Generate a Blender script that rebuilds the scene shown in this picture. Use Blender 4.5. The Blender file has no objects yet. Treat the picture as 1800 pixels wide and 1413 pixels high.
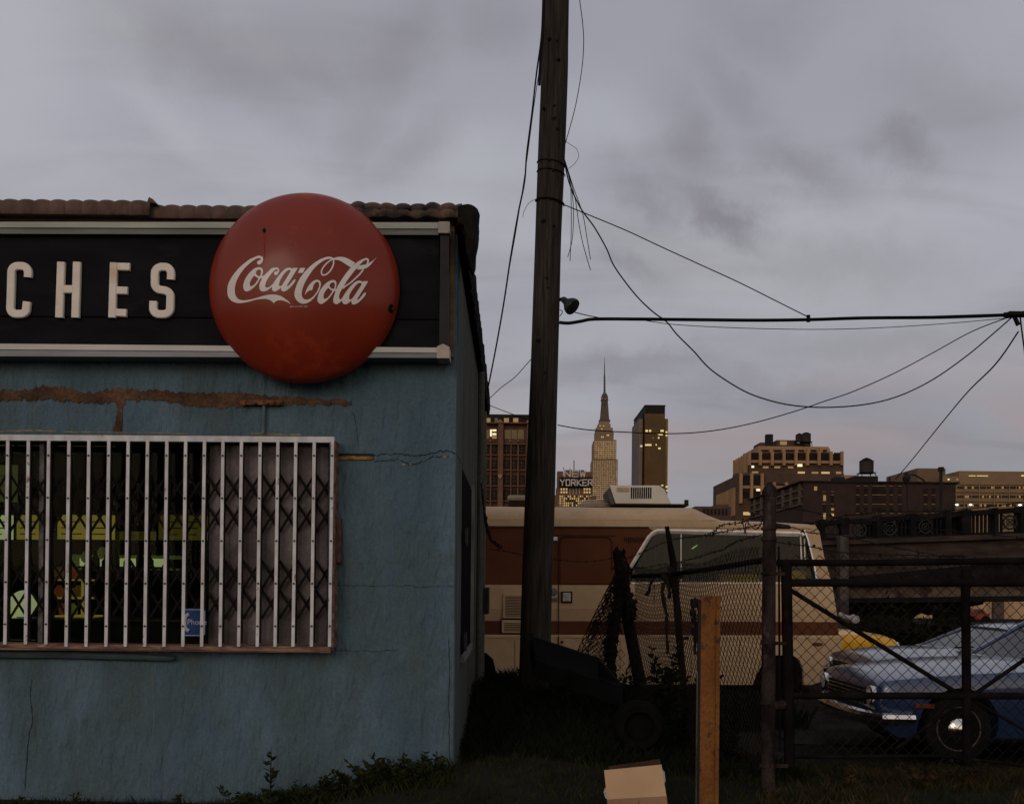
import bpy, bmesh, math, random
from mathutils import Vector, Matrix, noise
random.seed(7)
C = bpy.context.scene
COL = C.collection
F = 1750.0; CX, CY = 900.0, 1025.0; ROLL = math.radians(0.55); EYE = 1.4
cr, sr = math.cos(ROLL), math.sin(ROLL)

def P(px, py, Y):
    """point of the place seen at photograph pixel (px, py), at distance Y in front of the camera"""
    dx, dy = px-CX, CY-py
    return Vector(((dx*cr-dy*sr)*Y/F, Y, EYE+(dx*sr+dy*cr)*Y/F))

def RC(x0, x1, y0, y1, Y):
    a = P(x0, (y0+y1)/2, Y); b = P(x1, (y0+y1)/2, Y); c = P((x0+x1)/2, y0, Y); d = P((x0+x1)/2, y1, Y)
    return a.x, b.x, d.z, c.z          # X0, X1, Zbottom, Ztop

# ---------------------------------------------------------------- materials
MATS = {}
def mat(name, col, col2=None, scale=8, rough=.75, metal=0, bump=0, stretch=(1, 1, 1), coat=0, spec=.10, detail=6, contrast=(.35, .65),
        emit=None, estr=0, third=None, tscale=1.5, tcut=(.55, .62), bscale=None, fine=None, bdist=.02):
    if name in MATS: return MATS[name]
    m = bpy.data.materials.new(name); m.use_nodes = True
    nt = m.node_tree; N = nt.nodes; L = nt.links
    b = N['Principled BSDF']
    b.inputs['Roughness'].default_value = rough; b.inputs['Metallic'].default_value = metal
    b.inputs['Specular IOR Level'].default_value = spec
    b.inputs['Coat Weight'].default_value = coat; b.inputs['Coat Roughness'].default_value = .12
    tc = N.new('ShaderNodeTexCoord'); mp = N.new('ShaderNodeMapping'); mp.inputs['Scale'].default_value = stretch
    L.new(tc.outputs['Object'], mp.inputs['Vector'])
    if col2 is None: col2 = tuple(c*.72 for c in col)
    nz = N.new('ShaderNodeTexNoise'); nz.inputs['Scale'].default_value = scale; nz.inputs['Detail'].default_value = detail
    L.new(mp.outputs[0], nz.inputs['Vector'])
    rp = N.new('ShaderNodeValToRGB'); rp.color_ramp.elements[0].position = contrast[0]; rp.color_ramp.elements[1].position = contrast[1]
    rp.color_ramp.elements[0].color = (*col2, 1); rp.color_ramp.elements[1].color = (*col, 1)
    L.new(nz.outputs['Fac'], rp.inputs['Fac'])
    out = rp.outputs['Color']
    if third is not None:
        n2 = N.new('ShaderNodeTexNoise'); n2.inputs['Scale'].default_value = tscale; n2.inputs['Detail'].default_value = 8; n2.inputs['Roughness'].default_value = .65
        L.new(mp.outputs[0], n2.inputs['Vector'])
        r2 = N.new('ShaderNodeValToRGB'); r2.color_ramp.elements[0].position = tcut[0]; r2.color_ramp.elements[1].position = tcut[1]
        L.new(n2.outputs['Fac'], r2.inputs['Fac'])
        mx = N.new('ShaderNodeMix'); mx.data_type = 'RGBA'
        L.new(r2.outputs['Color'], mx.inputs['Factor']); L.new(out, mx.inputs['A']); mx.inputs['B'].default_value = (*third, 1)
        out = mx.outputs['Result']
    if fine:      # worn speckle of the surface itself
        n3_ = N.new('ShaderNodeTexNoise'); n3_.inputs['Scale'].default_value = fine[0]; n3_.inputs['Detail'].default_value = 5; n3_.inputs['Roughness'].default_value = .7
        L.new(tc.outputs['Object'], n3_.inputs['Vector'])
        r3 = N.new('ShaderNodeMapRange'); r3.inputs[1].default_value = .3; r3.inputs[2].default_value = .7; r3.inputs[3].default_value = 1-fine[1]; r3.inputs[4].default_value = 1+fine[1]
        L.new(n3_.outputs['Fac'], r3.inputs[0]); mu = N.new('ShaderNodeVectorMath'); mu.operation = 'SCALE'
        L.new(out, mu.inputs[0]); L.new(r3.outputs[0], mu.inputs['Scale']); out = mu.outputs[0]
    L.new(out, b.inputs['Base Color'])
    if bump:
        nb = N.new('ShaderNodeTexNoise'); nb.inputs['Scale'].default_value = bscale or scale*3; nb.inputs['Detail'].default_value = 8
        L.new(mp.outputs[0], nb.inputs['Vector'])
        bp = N.new('ShaderNodeBump'); bp.inputs['Strength'].default_value = bump; bp.inputs['Distance'].default_value = bdist
        L.new(nb.outputs['Fac'], bp.inputs['Height']); L.new(bp.outputs[0], b.inputs['Normal'])
    if emit:
        b.inputs['Emission Color'].default_value = (*emit, 1); b.inputs['Emission Strength'].default_value = estr
    MATS[name] = m
    return m

def glass(name, tint=(.9, .95, .9), ior=1.2, rough=.02):
    m = bpy.data.materials.new(name); m.use_nodes = True; nt = m.node_tree; N = nt.nodes
    for n in list(N): N.remove(n)
    o = N.new('ShaderNodeOutputMaterial'); t = N.new('ShaderNodeBsdfTransparent'); g = N.new('ShaderNodeBsdfGlossy'); x = N.new('ShaderNodeMixShader')
    fr = N.new('ShaderNodeFresnel'); fr.inputs['IOR'].default_value = ior; g.inputs['Roughness'].default_value = rough
    t.inputs['Color'].default_value = (*tint, 1)
    nt.links.new(fr.outputs[0], x.inputs[0]); nt.links.new(t.outputs[0], x.inputs[1]); nt.links.new(g.outputs[0], x.inputs[2]); nt.links.new(x.outputs[0], o.inputs[0])
    return m

# ---------------------------------------------------------------- mesh helpers
class MB:
    def __init__(s): s.v = []; s.f = []; s.smooth = False
    def add(s, vs, fs):
        k = len(s.v); s.v += [tuple(v) for v in vs]; s.f += [tuple(i+k for i in f) for f in fs]; return s
    def box(s, x0, x1, y0, y1, z0, z1):
        return s.add([(x0,y0,z0),(x1,y0,z0),(x1,y1,z0),(x0,y1,z0),(x0,y0,z1),(x1,y0,z1),(x1,y1,z1),(x0,y1,z1)],
                     [(0,3,2,1),(4,5,6,7),(0,1,5,4),(1,2,6,5),(2,3,7,6),(3,0,4,7)])
    def bbox(s, x0, x1, y0, y1, z0, z1, b=.01):
        bm = bmesh.new(); m = MB().box(x0, x1, y0, y1, z0, z1)
        vs = [bm.verts.new(v) for v in m.v]
        for f in m.f: bm.faces.new([vs[i] for i in f])
        bmesh.ops.bevel(bm, geom=bm.edges[:], offset=b, segments=2, affect='EDGES', profile=.5)
        bm.verts.index_update()
        s.add([v.co[:] for v in bm.verts], [[v.index for v in f.verts] for f in bm.faces]); bm.free(); return s
    def prism(s, pts, y0, y1):
        """pts: (x, z) outline, extruded from y0 to y1"""
        n = len(pts); vs = [(p[0], y0, p[1]) for p in pts]+[(p[0], y1, p[1]) for p in pts]
        fs = [tuple(range(n)), tuple(reversed(range(n, 2*n)))]+[(i, i+n, (i+1) % n+n, (i+1) % n) for i in range(n)]
        return s.add(vs, fs)
    def tube(s, pts, r, n=6, cap=True):
        pts = [Vector(p) for p in pts]; rs = r if isinstance(r, (list, tuple)) else [r]*len(pts)
        k = len(s.v); last = None
        for i, p in enumerate(pts):
            d = (pts[min(i+1, len(pts)-1)]-pts[max(i-1, 0)]).normalized()
            if last is None:
                up = Vector((0, 0, 1)) if abs(d.z) < .9 else Vector((1, 0, 0)); a = d.cross(up).normalized()
            else:
                a = (last-d*last.dot(d)).normalized()
            last = a; b = d.cross(a)
            for j in range(n):
                t = 2*math.pi*j/n; s.v.append(tuple(p+(a*math.cos(t)+b*math.sin(t))*rs[i]))
        for i in range(len(pts)-1):
            for j in range(n):
                s.f.append((k+i*n+j, k+i*n+(j+1) % n, k+(i+1)*n+(j+1) % n, k+(i+1)*n+j))
        if cap:
            s.f.append(tuple(k+j for j in reversed(range(n)))); e = k+(len(pts)-1)*n; s.f.append(tuple(e+j for j in range(n)))
        return s
    def lathe(s, prof, c, axis='z', n=24, cap=True):
        """prof: (r, h) pairs turned about an axis through c"""
        k = len(s.v)
        for r, h in prof:
            for j in range(n):
                t = 2*math.pi*j/n; u, w = r*math.cos(t), r*math.sin(t)
                p = {'z': (u, w, h), 'y': (u, h, w), 'x': (h, u, w)}[axis]
                s.v.append((c[0]+p[0], c[1]+p[1], c[2]+p[2]))
        for i in range(len(prof)-1):
            for j in range(n): s.f.append((k+i*n+j, k+i*n+(j+1) % n, k+(i+1)*n+(j+1) % n, k+(i+1)*n+j))
        if cap: s.f.append(tuple(k+j for j in range(n))); e = k+(len(prof)-1)*n; s.f.append(tuple(e+j for j in reversed(range(n))))
        return s
    def loft(s, rings, cap=True):
        n = len(rings[0]); k = len(s.v)
        for r in rings: s.v += [tuple(p) for p in r]
        for i in range(len(rings)-1):
            for j in range(n): s.f.append((k+i*n+j, k+i*n+(j+1) % n, k+(i+1)*n+(j+1) % n, k+(i+1)*n+j))
        if cap: s.f.append(tuple(k+j for j in reversed(range(n)))); e = k+(len(rings)-1)*n; s.f.append(tuple(e+j for j in range(n)))
        return s
    def mesh(s, name):
        me = bpy.data.meshes.new(name); me.from_pydata(s.v, [], s.f)
        bm = bmesh.new(); bm.from_mesh(me); bmesh.ops.recalc_face_normals(bm, faces=bm.faces); bm.to_mesh(me); bm.free()
        return me
    def build(s, name, m, parent=None, smooth=False, label=None, **kw):
        me = s.mesh(name)
        if isinstance(m, (list, tuple)):
            for q in m: me.materials.append(q)
        else: me.materials.append(m)
        if smooth:
            for p in me.polygons: p.use_smooth = True
            if smooth != 'all':
                bm = bmesh.new(); bm.from_mesh(me)
                for e in bm.edges:
                    if len(e.link_faces) == 2 and e.calc_face_angle(0) > .7: e.smooth = False
                bm.to_mesh(me); bm.free()
        return link(name, me, parent, label, **kw)

def link(name, data, parent=None, label=None, **kw):
    o = bpy.data.objects.new(name, data); COL.objects.link(o)
    if parent is not None:
        o.parent = parent
        if parent.type == 'EMPTY': o.matrix_parent_inverse = Matrix.Translation(parent.location).inverted()
    if label: o['label'] = label
    for k, v in kw.items(): o[k] = v
    return o
def tag(o, label, category, group=None):
    o['label'] = label; o['category'] = category
    if group: o['group'] = group
    return o
def thing(name, loc, label, category, group=None):
    o = bpy.data.objects.new(name, None); COL.objects.link(o); o.location = loc; o.empty_display_size = .2
    return tag(o, label, category, group)
def dup(root, off, label=None):
    """a copy of a thing, its parts and their sub-parts, moved by off"""
    def cp(o, par):
        c = o.copy(); COL.objects.link(c); c.parent = par
        for ch in o.children: cp(ch, c)
        return c
    r = cp(root, None); r.location = root.location+Vector(off)
    if label: r['label'] = label
    return r
def spline(pts, k=6, closed=False):
    out = []; n = len(pts); pts = [Vector(p) for p in pts]
    for i in range(n if closed else n-1):
        if closed: a, b, c, d = pts[i-1], pts[i], pts[(i+1) % n], pts[(i+2) % n]
        else: a, b, c, d = pts[max(i-1, 0)], pts[i], pts[i+1], pts[min(i+2, n-1)]
        for j in range(k):
            t = j/k
            out.append(.5*((2*b)+(c-a)*t+(2*a-5*b+4*c-d)*t*t+(3*b-a-3*c+d)*t**3))
    if not closed: out.append(pts[-1])
    return out
def rail(px, Y, k=5):
    """smooth run through photograph pixels; Y a number or one per point"""
    Ys = Y if isinstance(Y, (list, tuple)) else [Y]*len(px)
    return spline([P(a, b, y) for (a, b), y in zip(px, Ys)], k)
def text_mesh(body, size, extrude=.0, spacing=1.0):
    cu = bpy.data.curves.new('lettering', 'FONT'); cu.body = body; cu.size = size; cu.extrude = extrude; cu.align_x = 'CENTER'; cu.space_character = spacing
    o = bpy.data.objects.new('lettering', cu); COL.objects.link(o)
    me = bpy.data.meshes.new_from_object(o.evaluated_get(bpy.context.evaluated_depsgraph_get()))
    bpy.data.objects.remove(o); return me

# ---------------------------------------------------------------- camera, sky, sun
cam = bpy.data.cameras.new('camera'); co = bpy.data.objects.new('camera', cam); COL.objects.link(co); C.camera = co
co.location = (0, 0, EYE); co.rotation_euler = (math.pi/2, -ROLL, 0)
cam.sensor_width = 36; cam.lens = F/1800*36; cam.shift_y = (CY-706.5)/1800; cam.clip_end = 9000; cam.clip_start = .05
C.view_settings.view_transform = 'Standard'; C.view_settings.look = 'None'; C.view_settings.exposure = 0; C.view_settings.gamma = 1

SUN_EL, SUN_AZ = 20, 205      # azimuth from +Y clockwise: behind the camera, a little left
w = bpy.data.worlds.new('World'); C.world = w; w.use_nodes = True; w.cycles.sampling_method = 'MANUAL'; w.cycles.sample_map_resolution = 512
N = w.node_tree.nodes; L = w.node_tree.links
bg = N['Background']; bg.inputs['Strength'].default_value = .1
sky = N.new('ShaderNodeTexSky'); sky.sky_type = 'NISHITA'; sky.sun_disc = False
sky.sun_elevation = math.radians(6); sky.sun_rotation = math.radians(SUN_AZ)
def MATH(op, a, b=None, c=None):
    n = N.new('ShaderNodeMath'); n.operation = op
    for i, x in enumerate((a, b, c)):
        if x is None: continue
        if isinstance(x, (int, float)): n.inputs[i].default_value = x
        else: L.new(x, n.inputs[i])
    return n.outputs[0]
def MIX(fac, a, b, mode='MIX'):
    n = N.new('ShaderNodeMix'); n.data_type = 'RGBA'; n.blend_type = mode
    for s_, x in (('Factor', fac), ('A', a), ('B', b)):
        if isinstance(x, (int, float)): n.inputs[s_].default_value = x
        elif isinstance(x, tuple): n.inputs[s_].default_value = (*x, 1)
        else: L.new(x, n.inputs[s_])
    return n.outputs['Result']
tc = N.new('ShaderNodeTexCoord'); sp = N.new('ShaderNodeSeparateXYZ'); L.new(tc.outputs['Generated'], sp.inputs[0])
X_, Y_, Z_ = sp.outputs
zz = MATH('ADD', MATH('MAXIMUM', Z_, 0.0), .22)
cx_ = MATH('DIVIDE', X_, zz); cy_ = MATH('DIVIDE', Y_, zz)
cmb = N.new('ShaderNodeCombineXYZ'); L.new(cx_, cmb.inputs[0]); L.new(cy_, cmb.inputs[1])
def NZ(scale, rot, sc, loc=(0, 0, 0), det=5, rough=.5, dist=.0):
    mp = N.new('ShaderNodeMapping'); mp.inputs['Rotation'].default_value = (0, 0, rot); mp.inputs['Scale'].default_value = sc; mp.inputs['Location'].default_value = loc
    L.new(cmb.outputs[0], mp.inputs['Vector'])
    n = N.new('ShaderNodeTexNoise'); n.inputs['Scale'].default_value = scale; n.inputs['Detail'].default_value = det; n.inputs['Roughness'].default_value = rough; n.inputs['Distortion'].default_value = dist
    L.new(mp.outputs[0], n.inputs['Vector']); return n.outputs['Fac']
def RAMP(x, a, b, ca=0., cb=1.):
    n = N.new('ShaderNodeMapRange'); n.interpolation_type = 'SMOOTHSTEP'; L.new(x, n.inputs[0])
    for i, q in zip((1, 2, 3, 4), (a, b, ca, cb)): n.inputs[i].default_value = q
    return n.outputs[0]
n1 = NZ(1.1, .6, (1, 1.6, 1), (3.1, 1.7, 0), 3, .45, .3)
n2 = NZ(2.1, -.65, (.8, 2.2, 1), (1.3, 7.2, 0), 5, .5, .4)
n3 = NZ(1.5, -.5, (1, 1.4, 1), (9.3, 2.2, 0), 3, .45, .2)
K = 10.0     # the Background runs at strength 0.1
def col(r, g, b): return (r*K, g*K, b*K)
cl = MIX(RAMP(n1, .35, .68), col(.34, .34, .39), col(.42, .42, .47))
cl = MIX(MATH('MULTIPLY', RAMP(n2, .48, .68), .38), cl, col(.235, .215, .235))
cl = MIX(MATH('MULTIPLY', RAMP(n3, .45, .7), .3), cl, col(.44, .425, .43))
dn = N.new('ShaderNodeTexNoise'); dn.inputs['Scale'].default_value = 7; dn.inputs['Detail'].default_value = 9; dn.inputs['Roughness'].default_value = .68
L.new(tc.outputs['Generated'], dn.inputs['Vector'])
dv = N.new('ShaderNodeVectorMath'); dv.operation = 'MULTIPLY_ADD'; L.new(dn.outputs['Color'], dv.inputs[0]); dv.inputs[1].default_value = (.11, .11, .11)
va = N.new('ShaderNodeVectorMath'); va.operation = 'SUBTRACT'; L.new(tc.outputs['Generated'], va.inputs[0]); va.inputs[1].default_value = (.055, .055, .055); L.new(va.outputs[0], dv.inputs[2])
def cloud(px, py, rx, ry, ang):
    """one soft cloud in a fixed direction of the sky, rx by ry wide, tilted"""
    d = (P(px, py, 1)-Vector((0, 0, EYE))).normalized(); a_ = Vector((d.y, -d.x, 0)).normalized(); b_ = a_.cross(d).normalized()
    if b_.z > 0: b_ = -b_
    t = math.radians(ang); u_ = (a_*math.cos(t)+b_*math.sin(t)); v_ = (b_*math.cos(t)-a_*math.sin(t)); tot = []
    for w_, r_ in ((u_, rx), (v_, ry)):
        n = N.new('ShaderNodeVectorMath'); n.operation = 'DOT_PRODUCT'; L.new(dv.outputs[0], n.inputs[0]); n.inputs[1].default_value = w_*(F/r_)
        q = MATH('SUBTRACT', n.outputs['Value'], w_.dot(d)*(F/r_)); tot.append(MATH('MULTIPLY', q, q))
    fr = MATH('GREATER_THAN', Y_, 0.0)
    return MATH('MULTIPLY', MATH('POWER', 2.718, MATH('MULTIPLY', MATH('ADD', tot[0], tot[1]), -1.0)), fr)
def gather(lst):
    acc = None
    for px, py, rx, ry, an, st in lst:
        c_ = MATH('MULTIPLY', cloud(px, py, rx, ry, an), st); acc = c_ if acc is None else MATH('MAXIMUM', acc, c_)
    return acc
lightc = gather([(310,220,110,35,35,.6),(100,330,260,70,0,.6),(860,320,150,110,0,.65),(1030,230,90,60,0,.5),(1500,390,230,70,10,.45),(1740,60,200,100,0,.35),(560,300,200,50,0,.5),(20,120,90,160,0,.5),(1180,560,260,60,0,.4)])
darkc = gather([(1215,230,75,50,60,.6),(1275,385,100,32,40,.95),(1150,350,75,26,22,.55),(1390,300,100,34,35,.6),(1575,265,55,45,20,.75),(1330,40,100,45,15,.35),(1110,450,85,18,28,.45),(1290,150,95,34,50,.4),(1500,460,190,40,5,.4),(1100,655,170,28,-4,.55),(1360,690,230,34,4,.5),(690,80,130,50,-50,.45),(370,90,160,42,20,.4),(570,140,90,24,15,.35),(620,210,80,42,-55,.35),(710,255,120,46,-20,.4),(1660,170,130,70,20,.35),(870,30,90,50,0,.4),(1560,600,260,40,2,.4)])
cl = MIX(lightc, cl, col(.46, .465, .51))
cl = MIX(MATH('MULTIPLY', darkc, .85), cl, col(.215, .195, .225))
low = RAMP(Z_, .0, .28, 1., 0.)
right = RAMP(X_, -.1, .5)
cl = MIX(MATH('MULTIPLY', low, RAMP(X_, -.15, .35, .1, .75)), cl, col(.17, .17, .205))
pink = MATH('MULTIPLY', RAMP(Z_, .07, .15), RAMP(Z_, .14, .24, 1., 0.))
cl = MIX(MATH('MULTIPLY', MATH('MULTIPLY', pink, RAMP(n3, .35, .6)), .55), cl, col(.36, .27, .275))
back = RAMP(Y_, .25, -.7)             # the afterglow stands behind the camera
backlow = MATH('MULTIPLY', back, RAMP(Z_, .8, .0))
cl = MIX(back, cl, MIX(backlow, col(.42, .43, .47), col(1.15, .93, .72)))
mixed = MIX(.93, sky.outputs[0], cl)
L.new(mixed, bg.inputs['Color'])
sl = bpy.data.lights.new('sun', 'SUN'); so = bpy.data.objects.new('sun', sl); COL.objects.link(so)
sl.energy = .5; sl.angle = math.radians(22); sl.color = (1, .86, .72)
az, el = math.radians(SUN_AZ), math.radians(SUN_EL)
sd = Vector((math.sin(az)*math.cos(el), math.cos(az)*math.cos(el), math.sin(el)))
so.rotation_euler = (-sd).to_track_quat('-Z', 'Y').to_euler(); so.location = sd*50+Vector((0, 0, 10))

# ---------------------------------------------------------------- ground
def zg(x, y):
    t = min(1, max(0, (y-6.6)/3.0)); t = t*t*(3-2*t)
    z = -.3*t
    z += .72*math.exp(-((x-.15)/1.35)**2)*math.exp(-((y-10.0)/2.0)**2)
    z -= .10*min(1, max(0, (-x-.6)/1.2))
    z += .12*math.exp(-((x+.3)/.9)**2)*math.exp(-((y-6.7)/.7)**2)
    if 4 < y < 13 and -6 < x < 10: z += .03*noise.noise(Vector((x*1.7, y*1.7, 0)))+.012*noise.noise(Vector((x*6, y*6, 3)))
    return z
def axis(lo, hi, step, far):
    a = []; v = lo; k = step
    left = []
    while v > -far: k *= 1.5; v -= k; left.append(v)
    a = left[::-1]; v = lo
    while v < hi: a.append(v); v += step
    k = step
    while v < far: a.append(v); k *= 1.5; v += k
    a.append(far)
    return a
xs = axis(-5, 8, .12, 5000); ys = axis(4, 14, .12, 6000)
g = MB(); nx = len(xs)
for y in ys:
    for x in xs: g.v.append((x, y, zg(x, y)))
for j in range(len(ys)-1):
    for i in range(nx-1): g.f.append((j*nx+i, j*nx+i+1, (j+1)*nx+i+1, (j+1)*nx+i))
soil = mat('dark_soil', (.022, .02, .015), (.010, .010, .008), 1.6, .95, bump=.6, spec=.015, third=(.03, .026, .018), tscale=5, tcut=(.6, .7))
g.build('ground', soil, smooth='all', kind='structure')
asph = mat('lot_asphalt', (.030, .025, .023), (.013, .011, .010), 2.5, .9, fine=(30, .3), spec=.015, bump=.4)
a = MB(); xs2 = [-12+i*1.0 for i in range(40)]; ys2 = [10.6, 11.5, 13, 16, 20, 24]
for y in ys2:
    for x in xs2: a.v.append((x, y, zg(x, y)+.02))
for j in range(len(ys2)-1):
    for i in range(len(xs2)-1):
        if xs2[i] > 2.2 or ys2[j] >= 13: a.f.append((j*40+i, j*40+i+1, (j+1)*40+i+1, (j+1)*40+i))
a.build('parking_lot', asph, kind='structure')

# ---------------------------------------------------------------- the snack bar
FY = 6.73; WX = P(800, 900, FY).x
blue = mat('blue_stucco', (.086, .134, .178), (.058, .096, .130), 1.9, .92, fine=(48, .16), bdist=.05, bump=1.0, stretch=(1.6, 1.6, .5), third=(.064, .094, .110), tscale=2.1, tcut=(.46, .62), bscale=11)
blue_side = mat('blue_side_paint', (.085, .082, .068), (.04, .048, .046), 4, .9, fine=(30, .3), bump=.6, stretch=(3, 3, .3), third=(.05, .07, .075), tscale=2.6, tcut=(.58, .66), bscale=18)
dark_in = mat('dark_interior', (.03, .028, .025), (.015, .014, .013), 3, .9)
bar = thing('snack_bar', (-3, FY, 0), 'low blue stucco snack bar with barred window and brown tiled roof edge', 'building')
gx0, gx1, gz0, gz1 = RC(-260, 577, 774, 1133, FY)
top = 3.78
wl = MB()
wl.box(-6.2, gx0, FY, FY+.2, -.4, top); wl.box(gx1, WX, FY, FY+.2, -.4, top)
wl.box(gx0, gx1, FY, FY+.2, -.4, gz0); wl.box(gx0, gx1, FY, FY+.2, gz1, top)
wl.build('front_wall', blue, bar)
# side wall with a tall dark doorway
dz0 = P(820, 1140, 8.5).z; dz1 = 2.27
sd_ = MB(); y1, y2, y3 = FY+.2, 7.62, 9.3
sd_.box(WX-.2, WX, y1, y2, -.4, top); sd_.box(WX-.2, WX, y3, 13.5, -.4, top)
sd_.box(WX-.2, WX, y2, y3, -.4, dz0); sd_.box(WX-.2, WX, y2, y3, dz1, top)
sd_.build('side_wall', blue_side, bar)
MB().box(WX-.19, WX+.004, y2, y3, dz0, dz1).build('doorway_dark_panel', mat('doorway_black', (.006, .005, .005), None, 5, .95, spec=.015), bar)  # near-black flush panel, coloured for the darkness inside the opening
df = MB(); df.box(WX, WX+.03, y3, y3+.09, dz0, dz1+.05); df.box(WX-.1, WX+.03, y2, y3, dz0-.05, dz0)
df.build('door_frame', mat('grey_trim', (.17, .17, .15), (.09, .1, .1), 9, .8, stretch=(1, 1, .3)), bar)
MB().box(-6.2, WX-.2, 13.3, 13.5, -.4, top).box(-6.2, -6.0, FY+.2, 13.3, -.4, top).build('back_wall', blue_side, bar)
MB().box(-6.1, WX-.05, FY+.05, 13.4, top, top+.06).build('roof', mat('roof_tar', (.04, .04, .04), None, 6, .95, bump=.4), bar)
MB().box(-6.0, WX-.2, 10.6, 10.7, -.1, 3.2).build('partition_wall', dark_in, bar)
MB().box(-6.0, WX-.2, FY+.2, 10.6, 3.2, 3.3).build('ceiling', dark_in, bar)
MB().box(-6.0, WX-.2, FY+.2, 10.6, -.1, 0.0).build('floor', dark_in, bar)
MB().box(gx0+.02, gx1-.02, FY+.14, FY+.15, gz0+.02, gz1-.02).build('window_pane', glass('window_glass', (.85, .9, .85), 1.12), bar)
# window mullion and the grey boarded section behind the lattice
steel_board = mat('grey_board', (.125, .105, .112), (.022, .018, .02), 2.6, .5, metal=.3, fine=(40, .25), bump=.25, stretch=(1.3, 1, .9), third=(.07, .055, .055), tscale=4.5, tcut=(.52, .72), contrast=(.3, .62))
bx0, bx1, bz0, bz1 = RC(370, 577, 776, 1132, FY+.1)
bd = MB(); nseg = 6
pts = []
for i in range(nseg*6+1):
    t = i/(nseg*6); pts.append((bx0+(bx1-bx0)*t, .012*abs(math.sin(t*nseg*math.pi))))
for x, d in pts: bd.v += [(x, FY+.075-d, bz0), (x, FY+.075-d, bz1)]
for i in range(len(pts)-1): bd.f.append((2*i, 2*i+2, 2*i+3, 2*i+1))
bd.box(bx0-.004, bx1, FY+.09, FY+.12, bz0, bz1)
bd.build('window_board', steel_board, bar, smooth=True)
m0 = RC(71, 79, 905, 1122, FY+.1); MB().box(m0[0], m0[1], FY+.07, FY+.13, gz0, gz1).build('mullion', mat('dull_metal', (.12, .11, .12), (.05, .05, .05), 20, .5, metal=.5), bar)
rustwood = mat('rusty_sill', (.17, .09, .06), (.07, .04, .035), 14, .8, bump=.4, stretch=(.25, 1, 1), third=(.2, .13, .1), tscale=6)
s0 = RC(-260, 583, 1127, 1142, 6.66)
MB().box(s0[0], s0[1], 6.60, FY, s0[2], s0[3]-.015).build('window_sill', rustwood, bar)
# the long moulding beneath the sill
pp = [P(x, y, FY-.03) for x, y in ((-260, 1148), (100, 1150), (240, 1154), (300, 1157), (308, 1156))]
ld = MB(); ld.tube(pp, [.028, .028, .025, .02, .012], 8)
ld.build('sill_pipe', mat('blue_pipe', (.05, .075, .09), (.035, .05, .06), 8, .6), bar, smooth=True)
# peeled band, cracks, rusted lintel: thin proud pieces of the wall
def ragged(top_px, bot_px, Y, seed=0, j=2.2, k=8):
    rnd = random.Random(seed)
    a = spline([Vector((x, y, 0)) for x, y in top_px], k); b = spline([Vector((x, y, 0)) for x, y in bot_px], k)
    return [(p.x+rnd.uniform(-1, 1), p.y+rnd.uniform(-j, j)) for p in a]+[(p.x+rnd.uniform(-1, 1), p.y+rnd.uniform(-j, j)) for p in reversed(b)]
def plate(mb, outline, Y, th=.003):
    mb.prism([(P(x, y, Y).x, P(x, y, Y).z) for x, y in outline], Y, Y+th)
def strip(mb, topl, botl, Y, th=.004, seed=0, j=2, k=8):
    """ragged band between two pixel lines sharing the same x values"""
    rnd = random.Random(seed); n = len(topl); tt = spline([Vector((x, y, 0)) for x, y in topl], k); bb = spline([Vector((x, y, 0)) for x, y in botl], k)
    L1 = [P(p.x, p.y+rnd.uniform(-j, j), Y) for p in tt]; L2 = [P(p.x, p.y+rnd.uniform(-j, j), Y) for p in bb]
    for i in range(len(L1)-1):
        q = [L2[i], L2[i+1], L1[i+1], L1[i]]
        k0 = len(mb.v); mb.v += [tuple(v) for v in q]+[(v.x, v.y+th, v.z) for v in q]
        mb.f += [(k0, k0+1, k0+2, k0+3), (k0+3, k0+2, k0+6, k0+7), (k0, k0+4, k0+5, k0+1)]
brown_peel = mat('bare_brown_render', (.085, .045, .028), (.04, .024, .018), 7, .95, fine=(60, .4), bump=.9, third=(.13, .075, .045), tscale=3, tcut=(.5, .7))
pb = MB()
strip(pb, [(-10,687),(40,685),(85,678),(120,683),(160,689),(205,683),(260,686),(320,689),(370,691),(420,690),(460,695),(540,700),(618,704)],
      [(-10,706),(40,703),(85,702),(120,705),(160,708),(205,707),(260,703),(320,711),(370,716),(420,714),(460,712),(540,711),(618,713)], FY-.006, seed=3, j=3.4, k=14)
strip(pb, [(203,706),(207,718),(209,735),(206,758)], [(219,706),(214,718),(215,735),(214,758)], FY-.007, seed=5, j=.6)
for i in range(0): pass
pb.build('peeled_patch', brown_peel, bar, label='bare brown strip where the blue paint has peeled')
pv = MB(); rnd = random.Random(9)
vl = [(203,706),(207,720),(203,738),(198,758)]; vr = [(221,706),(213,722),(214,738),(213,758)]
A = spline([Vector((x, y, 0)) for x, y in vl], 6); B = spline([Vector((x, y, 0)) for x, y in vr], 6)
A = [P(p.x+rnd.uniform(-1, 1), p.y, FY-.005) for p in A]; B = [P(p.x+rnd.uniform(-1, 1), p.y, FY-.005) for p in B]
for i in range(len(A)-1): pv.add([A[i], B[i], B[i+1], A[i+1]], [(0, 1, 2, 3)])
pv.build('peeled_patch', brown_peel, bar)
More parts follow.
